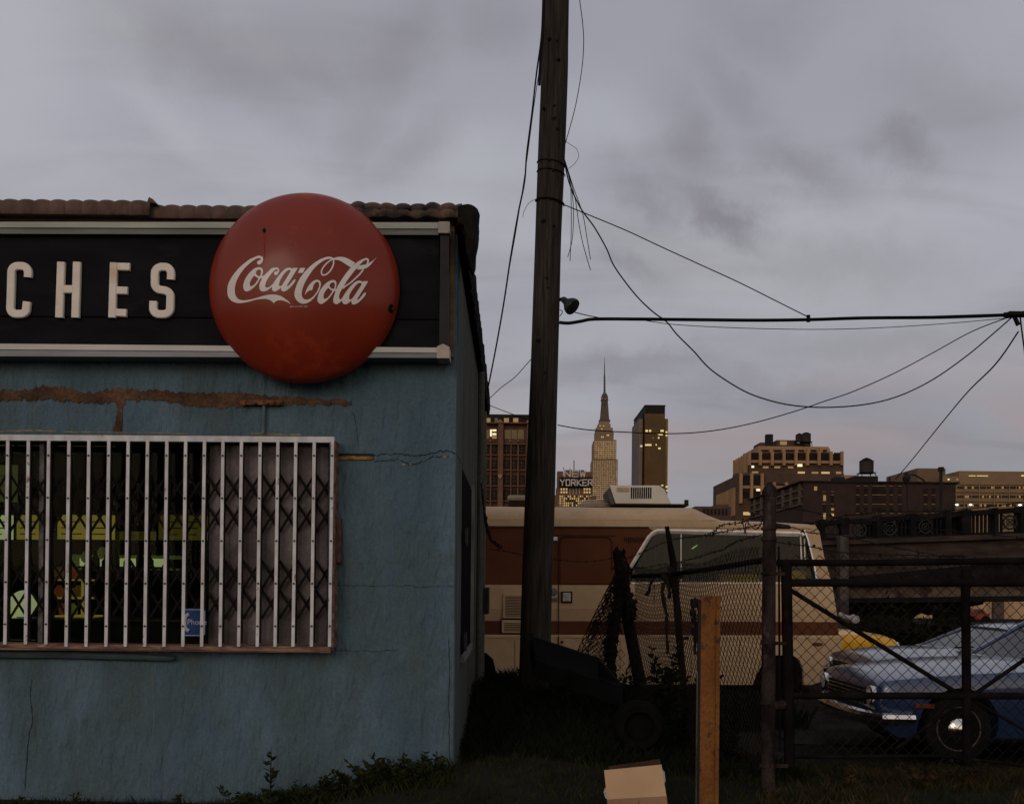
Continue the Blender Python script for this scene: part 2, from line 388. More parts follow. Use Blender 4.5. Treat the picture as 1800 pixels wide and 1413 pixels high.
def crack(mb, px, wpx=1.6, Y=FY-.002, seed=0, j=1.6, k=10):
    rnd = random.Random(seed); pts = spline([Vector((x, y, 0)) for x, y in px], k)
    prev = None
    for i, p in enumerate(pts):
        q = Vector((p.x+rnd.uniform(-j, j)*.5, p.y+rnd.uniform(-j, j), 0)); wd = wpx*rnd.uniform(.3, 1.2)*(.3 if i in (0, len(pts)-1) else 1)
        d = (pts[min(i+1, len(pts)-1)]-pts[max(i-1, 0)]).normalized(); nrm = Vector((-d.y, d.x, 0))*wd/2
        cur = (P(q.x+nrm.x, q.y+nrm.y, Y), P(q.x-nrm.x, q.y-nrm.y, Y))
        if prev: mb.add([prev[0], prev[1], cur[1], cur[0]], [(0, 1, 2, 3)])
        prev = cur
CKM = mat('crack_dark', (.018, .022, .024), None, 8, 1)
ck = MB(); crack(ck, [(655,800),(700,798),(740,800),(775,793),(800,797),(812,815)], 2.2, seed=1); ck.build('wall_crack', CKM, bar)
ck = MB(); crack(ck, [(657,811),(700,808),(722,816),(745,810),(765,803),(790,803)], 1.8, seed=2); ck.build('wall_crack', CKM, bar)
ck = MB(); crack(ck, [(590,1028),(640,1030),(700,1029),(760,1031),(800,1030)], 1.2, seed=4); ck.build('wall_crack', CKM, bar)
ck = MB(); crack(ck, [(585,1143),(640,1144),(700,1143)], 1, seed=6); ck.build('wall_crack', CKM, bar)
ck = MB(); crack(ck, [(56,1195),(53,1225),(57,1262),(50,1300),(47,1340),(44,1390)], 1.7, seed=7); ck.build('wall_crack', CKM, bar)
ck = MB(); crack(ck, [(620,725),(626,750),(630,790)], 1.2, seed=10); ck.build('wall_crack', CKM, bar)
ck = MB(); crack(ck, [(789,1120),(790,1180),(789,1260),(790,1340)], 1.3, seed=13); ck.build('wall_crack', CKM, bar)
pale = mat('pale_plaster', (.24, .20, .14), (.14, .12, .09), 20, .9)
fk = MB(); crack(fk, [(-5,759),(60,757),(100,758)], 3, FY-.004, 21, .6); fk.build('plaster_flake', pale, bar); fk = MB(); crack(fk, [(102,759),(240,760),(330,763)], 2.2, FY-.004, 22, .5); fk.build('plaster_flake', pale, bar); fk = MB(); crack(fk, [(440,762),(490,764),(530,764)], 4, FY-.004, 23, .8); fk.build('plaster_flake', pale, bar)
for x, y, r in ((709,816,4), (781,803,5), (721,816,2)):
    o_ = [(x+r*random.uniform(.6, 1.3)*math.cos(t*.785), y+r*.6*random.uniform(.6, 1.3)*math.sin(t*.785)) for t in range(8)]
    fk = MB(); plate(fk, o_, FY-.004, .002); fk.build('plaster_flake', pale, bar)
st = MB(); crack(st, [(268,1165),(268,1200),(270,1240),(270,1310)], 2.6, FY-.0015, 31, .5); st.build('lime_streak', mat('lime_streak', (.095, .115, .12), (.066, .10, .12), 9, .9), bar); st = MB(); crack(st, [(329,1168),(335,1210),(334,1290)], 2, FY-.0015, 32, .5)
st.build('lime_streak', MATS['lime_streak'], bar)
ln = RC(592, 656, 802, 808, FY); MB().box(ln[0], ln[1], FY-.012, FY, ln[2], ln[3]).build('rusted_lintel', mat('orange_rust', (.30, .16, .06), (.08, .045, .02), 18, .9, bump=.5, stretch=(1, 1, 2)), bar)
ln = RC(592, 657, 797, 802, FY); MB().box(ln[0], ln[1], FY-.004, FY, ln[2]+.001, ln[3]).build('lintel_gap', MATS['crack_dark'], bar)
# small rusty bracket and conduit above the window
br = thing('rusty_bracket', P(460, 708, FY), 'small rusty bracket with blue conduit stub on the wall under the round sign', 'bracket')
c0 = RC(425, 496, 704, 712, FY-.03); b_ = MB(); b_.box(c0[0], c0[1], FY-.045, FY-.006, c0[2], c0[3]); b_.box(c0[0]-.004, c0[0]+.03, FY-.06, FY-.045, c0[2]-.006, c0[3]-.008)
for x in (448, 470, 482, 491): q = P(x, 708, FY-.06); b_.lathe([(.008, -.01), (.008, .012)], q, 'y', 8)
b_.build('plate', mat('orange_rust2', (.2, .09, .035), (.06, .03, .02), 22, .9, bump=.4), br)
MB().tube([P(464, 712, FY-.02), P(463, 762, FY-.02)], .012, 8).build('conduit', mat('blue_pipe2', (.09, .13, .15), None, 9, .7), br)

# roof edge tiles
tile = mat('brown_tile', (.125, .078, .064), (.08, .052, .044), 9, .9, bump=.5, stretch=(1, 1, .6), third=(.06, .045, .04), tscale=7, tcut=(.55, .7))
tile_dark = mat('tarred_tile', (.075, .05, .042), (.03, .024, .022), 9, .9, bump=.8, third=(.12, .075, .055), tscale=5, tcut=(.5, .65))
def tiles(mb, X0, X1, zt, zb, Yf, per=.107, amp=.007, rough=0, depth=.35):
    n = int((X1-X0)/.009); rows = []
    for i in range(n+1):
        x = X0+(X1-X0)*i/n; ph = (x/per) % 1; sc = abs(math.sin(ph*math.pi))**.6
        jt = noise.noise(Vector((x*9, 1.3, 0)))*.012*rough; jb = noise.noise(Vector((x*13, 5.1, 0)))*.016*rough
        z1, z0 = zt-amp+amp*sc+jt, zb+.006-amp*.8*sc+jb
        yf = Yf-.018*sc+noise.noise(Vector((x*11, 2.2, 1)))*.012*rough
        rows.append([(x, yf+depth, z1+.01), (x, yf+.03, z1), (x, yf+.004, z1-.02), (x, yf, (z1+z0)/2), (x, yf, z0+.01), (x, yf+.008, z0), (x, yf+.05, z0+.004), (x, yf+depth, z0+.004)])
    mb.loft(rows)
Yc = 6.62
t1 = MB(); z = RC(0, 262, 350, 378, Yc); tiles(t1, -5.9, z[1], z[3]+.002, z[2], Yc)
t1.build('roof_tile_course', tile, bar, smooth=True)
t1 = MB(); z = RC(262, 640, 357, 383, Yc); tiles(t1, z[0], z[1]+.05, z[3], z[2], Yc+.03)
t1.build('roof_tile_course', tile, bar, smooth=True)
cp = MB(); q = P(262, 362, Yc-.02); cp.prism([(q.x-.03, q.z-.04), (q.x+.002, q.z+.055), (q.x+.03, q.z+.04), (q.x+.055, q.z+.01), (q.x+.01, q.z+.02), (q.x, q.z-.07)], Yc-.03, Yc+.3)
cp.build('ridge_cap', tile_dark, bar)
t2 = MB(); z = RC(600, 812, 356, 371, Yc); tiles(t2, z[0], z[1], z[3], z[2], Yc-.01, .1, .010, 1.3)
z = RC(600, 806, 368, 386, Yc); tiles(t2, z[0], z[1], z[3], z[2]+.004, Yc-.03, .1, .01, 1.2)
t2.build('roof_tile_course', tile_dark, bar, smooth=True, label='cracked double layer of dark brown tiles near the corner')
# fascia board under the tiles
z = RC(-300, 800, 378, 392, FY-.03); MB().box(-5.9, WX, FY-.05, FY, z[2], z[3]+.03).build('fascia', mat('dark_fascia', (.05, .035, .03), None, 8, .9), bar)
# rolled felt on the corner and along the side wall
felt = mat('black_felt', (.014, .012, .011), (.006, .005, .005), 9, .95, spec=.05, bump=.9, third=(.035, .022, .018), tscale=8, tcut=(.58, .66))
cpx = [(800,357),(812,353),(822,352),(831,355),(838,360),(842,367),(841,378),(841,392),(838,412),(835,432),(832,455),(828,471),(823,462),(820,440),(817,418),(811,402),(802,398),(801,385),(806,378)]
cn = MB(); rings = []
for i in range(7):
    t = i/6; y = 6.56+t*.34; cxm = sum(P(a, b, 6.6).x for a, b in cpx)/len(cpx); czm = sum(P(a, b, 6.6).z for a, b in cpx)/len(cpx); rr = []
    k_ = 1-.22*(2*t-1)**2*(1 if t < .5 else .4)
    for a, b in cpx:
        q = P(a, b, 6.6); q = Vector((cxm+(q.x-cxm)*k_, y, czm+(q.z-czm)*k_)); nz_ = noise.noise(q*9)*.016; rr.append((q.x+nz_, y+noise.noise(q*7)*.02, q.z+nz_))
    rings.append(rr)
cn.loft(rings); cn.build('corner_felt', felt, bar, smooth=True)
sc = MB(); rows = []
for i in range(300):
    y = 6.86+i*(13.55-6.86)/299; sc_ = abs(math.sin(y/.075)); x0 = WX+.055+.014*sc_+.012*noise.noise(Vector((y*3, 0, 0))); zt = 3.92+.01*sc_+.015*noise.noise(Vector((y*2, 4, 0)))
    rows.append([(WX-.3, y, zt), (x0-.02, y, zt), (x0, y, zt-.03), (x0+.006, y, zt-.15), (x0-.01, y, zt-.24-.02*sc_), (WX+.001, y, zt-.22), (WX-.3, y, zt-.16)])
sc.loft(rows); sc.build('side_coping', felt, bar, smooth=True)
MB().box(WX, WX+.006, FY+.004, 7.42, -.3, 3.6).build('corner_strip', mat('grey_side_strip', (.075, .085, .085), (.045, .055, .058), 7, .9, stretch=(1, 1, .3), bump=.3), bar)
# drainpipe, strips and boxes on the side wall
dp = MB(); dp.tube([(WX+.05, 10.4, 3.6), (WX+.05, 10.4, 0)], .035, 8); dp.build('drainpipe', blue_side, bar, smooth=True); dp = MB(); dp.tube([(WX+.03, 12.2, 3.5), (WX+.03, 12.2, 0.1)], .03, 8)
dp.build('drainpipe', blue_side, bar, smooth=True)
MB().bbox(WX, WX+.13, 11.2, 11.55, 1.05, 1.35, .01).build('meter_box', mat('black_box', (.02, .02, .02), None, 9, .6), bar)
for z_ in (1.75, .95): hg = MB(); hg.tube([(WX+.035, y2-.03, z_+.07), (WX+.035, y2-.03, z_-.07)], .016, 8); hg.box(WX+.03, WX+.045, y2-.12, y2-.02, z_-.05, z_+.05); hg.build('hinge', mat('hinge_metal', (.035, .035, .032), None, 20, .7), bar)
# warning latch plate beside the grille
l0 = RC(587, 599, 910, 990, 6.66); lt = MB(); lt.bbox(l0[0], l0[1], 6.66, FY, l0[2], l0[3], .006); lt.tube([P(592, 915, 6.65), P(591, 985, 6.65)], .007, 6)
lt.build('latch_plate', mat('rust_brown', (.11, .06, .045), (.05, .03, .028), 20, .85, bump=.3), bar)

dk = mat('dark_steel', (.014, .012, .012), (.008, .007, .007), 14, .85, spec=.015)
# interior of the bar -------------------------------------------------------
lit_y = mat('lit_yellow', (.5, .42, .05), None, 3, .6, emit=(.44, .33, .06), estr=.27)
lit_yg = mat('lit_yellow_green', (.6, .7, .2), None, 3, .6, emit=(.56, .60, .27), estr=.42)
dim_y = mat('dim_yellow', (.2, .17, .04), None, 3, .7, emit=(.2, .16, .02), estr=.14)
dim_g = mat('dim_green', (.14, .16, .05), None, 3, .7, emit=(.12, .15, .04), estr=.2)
IY = 10.2
def board(px, m, name, label, cat, frame=True, extra=None, grp=None, Y=IY):
    x0, x1, z0, z1 = RC(*px, Y); t = thing(name, ((x0+x1)/2, Y, z0), label, cat, grp)
    MB().box(x0, x1, Y, Y+.04, z0, z1).build('panel', m, t)
    f = MB(); w_ = .02
    f.box(x0-w_, x1+w_, Y-.01, Y+.05, z1, z1+w_); f.box(x0-w_, x1+w_, Y-.01, Y+.05, z0-w_, z0); f.box(x0-w_, x0, Y-.01, Y+.05, z0, z1); f.box(x1, x1+w_, Y-.01, Y+.05, z0, z1)
    f.build('frame', dark_in, t)
    ln = MB(); n = max(2, int((x1-x0)/.22))
    for i in range(n):
        for k in range(3):
            a0 = x0+.04+i*(x1-x0-.06)/n; ln.box(a0, a0+(x1-x0)/n*random.uniform(.4, .75), Y-.004, Y, z0+(z1-z0)*(.2+.25*k), z0+(z1-z0)*(.2+.25*k)+.012)
    ln.build('price_lines', mat('menu_dark', (.12, .10, .03), None, 5, .8), t)
    return t
board((-60, 26, 905, 948), lit_yg, 'menu_board', 'bright lime menu board at the left edge inside the window', 'menu board', grp='menu boards inside the window')
board((28, 69, 905, 948), lit_y, 'menu_board', 'narrow mustard menu board left of the window mullion', 'menu board', grp='menu boards inside the window')
board((101, 203, 905, 948), lit_y, 'menu_board', 'wide mustard menu board right of the window mullion', 'menu board', grp='menu boards inside the window')
board((210, 275, 934, 949), dim_y, 'menu_board', 'low dim brown menu board behind the middle bars', 'menu board', grp='menu boards inside the window')
board((279, 366, 905, 949), dim_y, 'menu_board', 'dimmest menu board next to the grey boarded section', 'menu board', grp='menu boards inside the window')
board((-60, 32, 817, 882), dim_g, 'poster', 'dim green poster high inside the window at left', 'poster')
hood = thing('counter_lamp', P(200, 998, 9.6), 'long greenish white lit lamp box above the counter inside', 'lamp')
x0, x1, z0, z1 = RC(140, 283, 981, 995, 9.6); MB().box(x0, x1, 9.6, 9.75, z0, z1).build('diffuser', lit_yg, hood)
MB().box(x0-.08, x1+.16, 9.58, 9.8, z1, z1+.03).build('housing', dim_g, hood)
lb = MB(); lb.box(x0, x1+.2, 9.57, 9.6, z0-.035, z0-.02); lb.build('lower_trim', dim_g, hood)
rk = thing('shelf_rack', P(120, 1090, 9.3), 'yellow lit wire shelf rack with goods behind the bars', 'shelf')
for y in (1019, 1051, 1083):
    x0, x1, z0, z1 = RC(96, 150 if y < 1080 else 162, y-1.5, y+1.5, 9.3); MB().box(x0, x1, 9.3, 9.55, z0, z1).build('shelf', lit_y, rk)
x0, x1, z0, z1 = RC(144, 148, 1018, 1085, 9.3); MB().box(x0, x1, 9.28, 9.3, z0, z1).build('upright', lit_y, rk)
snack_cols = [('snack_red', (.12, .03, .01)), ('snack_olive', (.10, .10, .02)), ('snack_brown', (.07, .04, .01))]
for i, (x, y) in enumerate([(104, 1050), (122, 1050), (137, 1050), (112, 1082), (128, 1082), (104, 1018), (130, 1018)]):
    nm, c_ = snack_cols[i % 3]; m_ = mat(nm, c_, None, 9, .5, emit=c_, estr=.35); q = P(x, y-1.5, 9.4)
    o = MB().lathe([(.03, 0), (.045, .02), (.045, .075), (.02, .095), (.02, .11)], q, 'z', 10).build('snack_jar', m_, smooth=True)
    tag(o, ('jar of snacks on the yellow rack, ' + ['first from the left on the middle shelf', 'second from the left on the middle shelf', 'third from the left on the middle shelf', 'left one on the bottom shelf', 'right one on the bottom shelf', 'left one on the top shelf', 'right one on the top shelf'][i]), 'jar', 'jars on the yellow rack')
ct = thing('counter', P(60, 1110, 9.0), 'dark serving counter inside behind the lower bars', 'counter')
x0, x1, z0, z1 = RC(-200, 366, 1087, 1091, 9.0); MB().box(x0, x1, 9.0, 9.7, z0, z1).build('counter_top', mat('counter_top', (.06, .05, .03), None, 6, .4), ct)
MB().box(x0, x1, 9.05, 9.65, 0, z0).build('counter_front', dark_in, ct)
cu = MB(); q = P(24, 1087, 9.1)
for k in range(9): cu.lathe([(.026+.001*(k % 2), k*.011), (.03, k*.011+.009)], q, 'z', 12)
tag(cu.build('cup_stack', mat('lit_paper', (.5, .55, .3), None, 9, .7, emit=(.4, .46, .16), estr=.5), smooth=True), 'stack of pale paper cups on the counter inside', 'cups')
gl = MB(); q = P(41, 1086, 9.3); pr = []
for k in range(13):
    a_ = math.pi*k/12; pr.append((.115*math.sin(a_)*(1+.06*math.cos(3*a_))+.002, .13-.13*math.cos(a_)))
gl.lathe(pr, q, 'z', 20)
gt = thing('globe_lamp', q, 'round glowing pale green globe lamp low inside the window', 'lamp'); gl.build('globe', mat('lit_globe', (.6, .7, .4), (.4, .45, .15), 7, .5, emit=(.6, .62, .34), estr=.4), gt, smooth=True)
MB().lathe([(.06, -.02), (.05, .02)], q, 'z', 14).build('base', dark_in, gt)
for i, (x, y, nm) in enumerate([(152,979,'a'), (180,972,'b'), (133,985,'c')]):
    q = P(x, y, 9.62)
    o = MB().lathe([(.02, -.06), (.05, -.03), (.055, 0), (.03, .05), (.01, .06)], q, 'z', 10).build('canister', dim_g, smooth=True)
    tag(o, 'dim rounded canister ' + ['in the middle of three on the lamp box', 'at the right of three on the lamp box', 'at the left of three on the lamp box'][i], 'canister', 'canisters on the lamp box')
for i, (x, h_, lb_) in enumerate([(168, .17, 'first'), (186, .13, 'second'), (203, .2, 'third'), (224, .12, 'fourth'), (246, .18, 'fifth'), (263, .14, 'sixth')]):
    q = P(x, 999, 9.45)
    o = MB().lathe([(.03, 0), (.038, .01), (.038, h_*.55), (.015, h_*.75), (.015, h_)], q, 'z', 10).build('bottle', dk, smooth=True)
    tag(o, 'dark bottle silhouetted on the lit lamp box, ' + lb_ + ' of six from the left', 'bottle', 'bottles before the counter lamp')
tag(MB().box(P(160, 1000, 9.45).x, P(272, 1000, 9.45).x, 9.4, 9.52, P(200, 1001.5, 9.45).z, P(200, 999, 9.45).z).build('bottle_shelf', dk), 'thin dark shelf carrying the bottles inside', 'shelf')
il = bpy.data.lights.new('counter_light', 'AREA'); io = bpy.data.objects.new('counter_light', il); COL.objects.link(io)
il.energy = .35; il.color = (.95, .9, .5); il.shape = 'RECTANGLE'; il.size = 2.2; il.size_y = .2; io.location = (-3.6, 9.2, 2.9)

# scissor lattice gate -----------------------------------------------------------
lat = thing('scissor_gate', P(290, 1130, FY+.03), 'dark folding scissor gate behind the pale window bars', 'gate')
dk = mat('dark_steel', (.014, .012, .012), (.008, .007, .007), 14, .85, spec=.015)
barx = [14.5-36*k for k in range(7, 2, -1)]+[14.5-34.9*2.07, 14.5-35.6, 14.5, 50.7, 86.5, 122, 157, 192, 226, 260, 294, 327, 360, 392.5, 425, 457.8, 489, 520.5, 552.8, 584.7]
LY = FY+.03
def flat(mb, a, b, w_, Y):
    d = (b-a).normalized(); n_ = Vector((-d.z, 0, d.x))*w_/2
    pts = [a+n_, a-n_, b-n_, b+n_]; mb.prism([(p.x, p.z) for p in pts], Y, Y+.004)
for yt in (833, 985):
    dg = MB()
    for i in range(len(barx)-1):
        pitch = 33.5
        xa = barx[i]
        for dr in (1, -1):
            for k in (0, 1):
                ya, yb = yt+k*52, yt+k*52+50
                u0, u1 = (xa+2, xa+pitch) if dr > 0 else (xa+pitch, xa+2)
                flat(dg, P(u0, ya, LY), P(u1, yb, LY), .017, LY+(.005 if dr > 0 else 0))
    dg.build('lattice', dk, lat)

for x in barx:
    x0, x1, z0, z1 = RC(x-2.5-1, x+2.5-1, 778, 1130, FY); MB().box(x0, x1, LY-.012, LY-.002, z0, z1).build('upright', dk, lat)
# security grille ------------------------------------------------------------------
gr = thing('security_grille', P(290, 1137, 6.6), 'white painted steel security bars over the shop window', 'window grille')
pw = mat('chipped_white_paint', (.53, .53, .57), (.40, .38, .40), 7, .6, bump=.2, third=(.20, .11, .07), tscale=9, tcut=(.63, .68), stretch=(2, 2, 1.1))
GY = 6.60
x0, x1, _, _ = RC(-262, 588, 765, 775, GY)
zl, zr = P(-262, 762.5, GY).z, P(588, 768, GY).z
MB().prism([(x0, zl-.038), (x1, zr-.038), (x1, zr), (x0, zl)], GY-.012, GY+.03).build('top_rail', pw, gr)
rustpaint = mat('rusted_paint', (.22, .13, .10), (.08, .045, .04), 12, .8, bump=.4, stretch=(.6, 1, 2), third=(.3, .25, .22), tscale=9, tcut=(.6, .66))
zl, zr = P(-262, 1126.5, GY).z, P(585, 1140, GY).z
MB().prism([(x0, zl-.03), (x1-.012, zr-.02), (x1-.012, zr+.004), (x0, zl+.004)], GY-.006, GY+.12).build('bottom_rail', rustpaint, gr)
for x in barx:
    a_ = P(x, 775, GY-.012); b_ = P(x-5.2, 1136 if x > 100 else 1132, GY-.012)
    m_ = MB(); wd = .0105; yy = GY-.014
    k0 = [(b_.x-wd, b_.z), (b_.x+wd, b_.z), (a_.x+wd, a_.z), (a_.x-wd, a_.z)]
    m_.prism(k0, yy-.006, yy)
    L_ = (a_.z-b_.z); nf = len(m_.f)
    for k in range(5):
        t = (26+75*k)/362; c_ = a_.lerp(b_, t); m_.lathe([(.0072, -.014), (.0072, -.009), (.004, -.006), (.0001, -.0055)][::-1] if False else [(.0001, -.0145), (.005, -.0135), (.0075, -.010), (.0075, -.005)], (c_.x, yy, c_.z), 'y', 8)
    bo = m_.build('bar', [pw, mat('rivet_dark', (.07, .06, .055), None, 9, .6)], gr)
    for p_ in bo.data.polygons:
        if p_.index >= nf: p_.material_index = 1
x0, x1, z0, z1 = RC(581, 588, 775, 1138, GY); MB().box(x0+.002, x1, GY-.006, FY, z0, z1).build('end_plate', rustpaint, gr)
# phone sign --------------------------------------------------------------------
ph = thing('phone_sign', P(343, 1118, FY+.05), 'small blue telephone sign propped in the window corner', 'sign')
x0, x1, z0, z1 = RC(321, 363, 1069, 1118, FY+.0)
PY = FY-.02
bm_ = MB(); rr = .02; o_ = []
for cx2, cz2, a0 in ((x1-rr, z1-rr, 0), (x0+rr, z1-rr, 90), (x0+rr, z0+rr, 180), (x1-rr, z0+rr, 270)):
    for k in range(5): t = math.radians(a0+k*22.5); o_.append((cx2+rr*math.cos(t), cz2+rr*math.sin(t)))
bm_.prism(o_, PY, PY+.006); bm_.build('panel', mat('sign_blue', (.02, .05, .17), (.015, .035, .12), 6, .5), ph)
wht = mat('sign_white', (.40, .42, .45), (.3, .32, .35), 12, .6)
ou = MB(); cx_m, cz_m = (x0+x1)/2, (z0+z1)/2
inn = [(cx_m+(x-cx_m)*.93, cz_m+(z-cz_m)*.945) for x, z in o_]; in2 = [(cx_m+(x-cx_m)*.87, cz_m+(z-cz_m)*.9) for x, z in o_]
n_ = len(o_)
ou.add([(x, PY-.0015, z) for x, z in inn]+[(x, PY-.0015, z) for x, z in in2], [(i, (i+1) % n_, (i+1) % n_+n_, i+n_) for i in range(n_)])
ou.build('border', wht, ph)
hs = MB(); s_ = (z1-z0)
arc = [(x0+.052, z1-.2*s_), (x0+.034, z1-.25*s_), (x0+.027, z1-.38*s_), (x0+.026, z1-.5*s_), (x0+.027, z1-.62*s_), (x0+.034, z1-.75*s_), (x0+.052, z1-.8*s_)]
hs.tube([(x, PY-.003, z) for x, z in arc], [.0135, .012, .008, .007, .008, .012, .0135], 6); hs.build('handset_symbol', wht, ph)
tm = text_mesh('Phone', .052)
for v in tm.vertices: v.co = Vector((v.co.x*1.0+cx_m+.022, PY-.002, v.co.y+cz_m-.014))
tm.materials.append(wht); link('lettering', tm, ph)

# ---------------------------------------------------------------- sign board
sb = thing('sign_board', P(300, 630, 6.65), 'long black shop sign board with raised pale letters in a grey metal frame', 'sign')
SY = 6.60
blk = mat('sign_black', (.0095, .0095, .0115), (.006, .006, .0075), 4, .5, spec=.015, bump=.05, stretch=(.6, 1, 2), third=(.016, .016, .02), tscale=3, tcut=(.6, .75))
xL = -5.6
def band(y0l, y0r, y1l, y1r, xr, Y0, Y1, m_, nm, par, xl_px=0):
    a0, b0, c0_, d0 = P(xl_px, y1l, Y0), P(xr, y1r, Y0), P(xr, y0r, Y0), P(xl_px, y0l, Y0)
    sl1 = (b0.z-a0.z)/(b0.x-a0.x); sl2 = (c0_.z-d0.z)/(c0_.x-d0.x)
    return MB().prism([(xL, a0.z+(xL-a0.x)*sl1), (b0.x, b0.z), (c0_.x, c0_.z), (xL, d0.z+(xL-d0.x)*sl2)], Y0, Y1).build(nm, m_, par)
band(400, 404, 545+10, 561, 772, SY, FY-.002, blk, 'panel', sb)
band(557, 563, 610, 616, 772, SY+.006, FY-.003, blk, 'panel', sb)
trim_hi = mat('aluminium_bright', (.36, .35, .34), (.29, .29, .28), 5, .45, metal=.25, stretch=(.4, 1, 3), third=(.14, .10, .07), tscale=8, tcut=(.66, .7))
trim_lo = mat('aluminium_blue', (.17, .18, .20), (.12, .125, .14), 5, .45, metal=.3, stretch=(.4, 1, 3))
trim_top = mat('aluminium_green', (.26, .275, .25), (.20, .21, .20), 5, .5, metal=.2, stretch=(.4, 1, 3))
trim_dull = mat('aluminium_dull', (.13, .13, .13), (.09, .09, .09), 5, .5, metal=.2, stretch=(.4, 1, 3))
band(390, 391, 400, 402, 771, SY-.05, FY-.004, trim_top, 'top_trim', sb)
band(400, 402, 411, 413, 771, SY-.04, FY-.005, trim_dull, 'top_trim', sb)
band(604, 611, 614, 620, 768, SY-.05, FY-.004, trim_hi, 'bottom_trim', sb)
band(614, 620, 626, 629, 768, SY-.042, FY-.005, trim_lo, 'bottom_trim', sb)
x0, x1, z0, z1 = RC(770, 791, 390, 411, SY-.05); MB().bbox(x0, x1, SY-.06, FY-.004, z0, z1, .006).build('corner_cap', mat('cap_grey', (.30, .27, .25), None, 12, .6), sb)
x0, x1, z0, z1 = RC(768, 790, 607, 630, SY-.05)
MB().prism([(x0, z0), (x1, z0), (x1, z1-.012), ((x0+x1)/2, z1+.008), (x0, z1-.01)], SY-.06, FY-.004).build('corner_cap', mat('cap_pale', (.44, .38, .34), None, 12, .6), sb)
x0, x1, z0, z1 = RC(773, 789, 411, 607, SY-.03); MB().box(x0, x1, SY-.035, FY-.004, z0, z1).build('end_trim', mat('end_black', (.018, .018, .022), (.01, .01, .012), 6, .35, metal=.2), sb)
x0, x1, z0, z1 = RC(791, 798, 395, 628, FY-.02); MB().box(x0, x1, FY-.03, FY, z0, z1).build('side_strip', mat('ochre_strip', (.17, .11, .05), (.08, .06, .035), 10, .8), sb)
lw = mat('letter_cream', (.66, .60, .55), (.58, .53, .49), 9, .55, third=(.50, .38, .26), tscale=4, tcut=(.55, .75))
def stroke_letter(paths, wpx, name='letter'):
    """letters of rounded bars: runs of pixels on the board"""
    m_ = MB(); w_ = wpx/2
    for path in paths:
        pts = [Vector((x, y, 0)) for x, y in path]; pts = [p for i, p in enumerate(pts) if i == 0 or (p-pts[i-1]).length > 1.2]; lft, rgt = [], []
        for i, p in enumerate(pts):
            d0 = (p-pts[i-1]).normalized() if i else None; d1 = (pts[i+1]-p).normalized() if i < len(pts)-1 else None
            d = ((d0 or d1)+(d1 or d0)).normalized(); n_ = Vector((-d.y, d.x, 0))
            k = 1/max(.5, (n_.dot(Vector((-(d1 or d0).y, (d1 or d0).x, 0)))))
            lft.append(p+n_*w_*k); rgt.append(p-n_*w_*k)
        for i in range(len(pts)-1):
            q = [lft[i], lft[i+1], rgt[i+1], rgt[i]]; Q = [P(v.x, v.y, SY-.05) for v in q]
            ce = sum(Q, Vector())/4
            back = [(v.x, SY+.002, v.z) for v in Q]; mid = [(v.x, SY-.019, v.z) for v in Q]
            hw = [(v.x+(ce.x-v.x)*0, v.z) for v in Q]
            L0, L1, R1, R0 = Q; cl0 = L0.lerp(R0, .1); cr0 = L0.lerp(R0, .9); cl1 = L1.lerp(R1, .1); cr1 = L1.lerp(R1, .9)
            fr = [(v.x, SY-.024, v.z) for v in (cl0, cl1, cr1, cr0)]
            m_.add(back+mid+fr, [(0,1,5,4), (2,3,7,6), (4,5,9,8), (6,7,11,10), (8,9,10,11), (0,4,8,11,7,3), (1,2,6,10,9,5)])
    return m_.build(name, lw, sb)
def arcp(cx0, cy0, r, a0, a1, n=7): return [(cx0+r*math.cos(math.radians(a0+(a1-a0)*i/n)), cy0-r*math.sin(math.radians(a0+(a1-a0)*i/n))) for i in range(n+1)]
WPX = 14
stroke_letter([[(44.5, 485), (45, 478)]+arcp(34, 476, 11, 0, 90)+arcp(26.5, 476, 11, 90, 180)+[(14.5, 515), (13.5, 538)]+arcp(24, 539, 10.5, 180, 270)+[(32, 549.5)]+arcp(32, 539, 10.5, 270, 330)+[(43, 528)]], WPX)
stroke_letter([[(103.5, 458), (100, 556)], [(131.5, 458), (128.5, 556)], [(108, 506), (124, 506)]], WPX)
stroke_letter([[(196.5, 459), (193.5, 556)], [(203, 466), (225, 466.5)], [(202, 508), (221, 508.5)], [(200, 547), (219, 548)]], WPX-.5)
stroke_letter([[(297, 489), (297.5, 482)]+arcp(286, 478, 11.5, 0, 90)+[(280, 466.5)]+arcp(280, 478, 11, 90, 180)+[(269, 492)]+arcp(280, 496, 11, 190, 260)+[(286, 508)]+arcp(286, 519, 10.5, 85, 0)+[(296, 537)]+arcp(285, 539, 11, 0, -90)+[(277, 550)]+arcp(277, 539, 11, 270, 180)+[(266.5, 527)]], WPX)
# out of frame to the left the same word goes on; those letters are not in the photograph

# ---------------------------------------------------------------- round red sign
DY = 6.565; DR = (P(705, 507, DY).x-P(535, 507, DY).x)*.975; dc = P(534.5, 506, DY); DH = .25
def dome(r):
    q = max(0, 1-(min(r, DR)/DR)**2.3); return DH*(.6*q**.5+.4*q)
ds = thing('round_sign', (dc.x, DY, dc.z), 'big round domed red soda sign with white script lettering', 'sign')
red = mat('red_enamel', (.178, .018, .0065), (.145, .0145, .005), 2.2, .5, coat=.25, spec=.15, bump=.0, fine=(90, .1), third=(.26, .032, .012), tscale=1.2)
red.node_tree.nodes['Principled BSDF'].inputs['Coat Roughness'].default_value = .2
pr = []
for i in range(41):
    r = DR*math.sin(math.pi/2*i/40); pr.append((max(r, .0005), -dome(r)))
pr += [(DR+.006, .004), (DR+.006, .02), (DR-.02, .03)]
MB().lathe(pr, dc, 'y', 128).build('dome', red, ds, smooth='all')
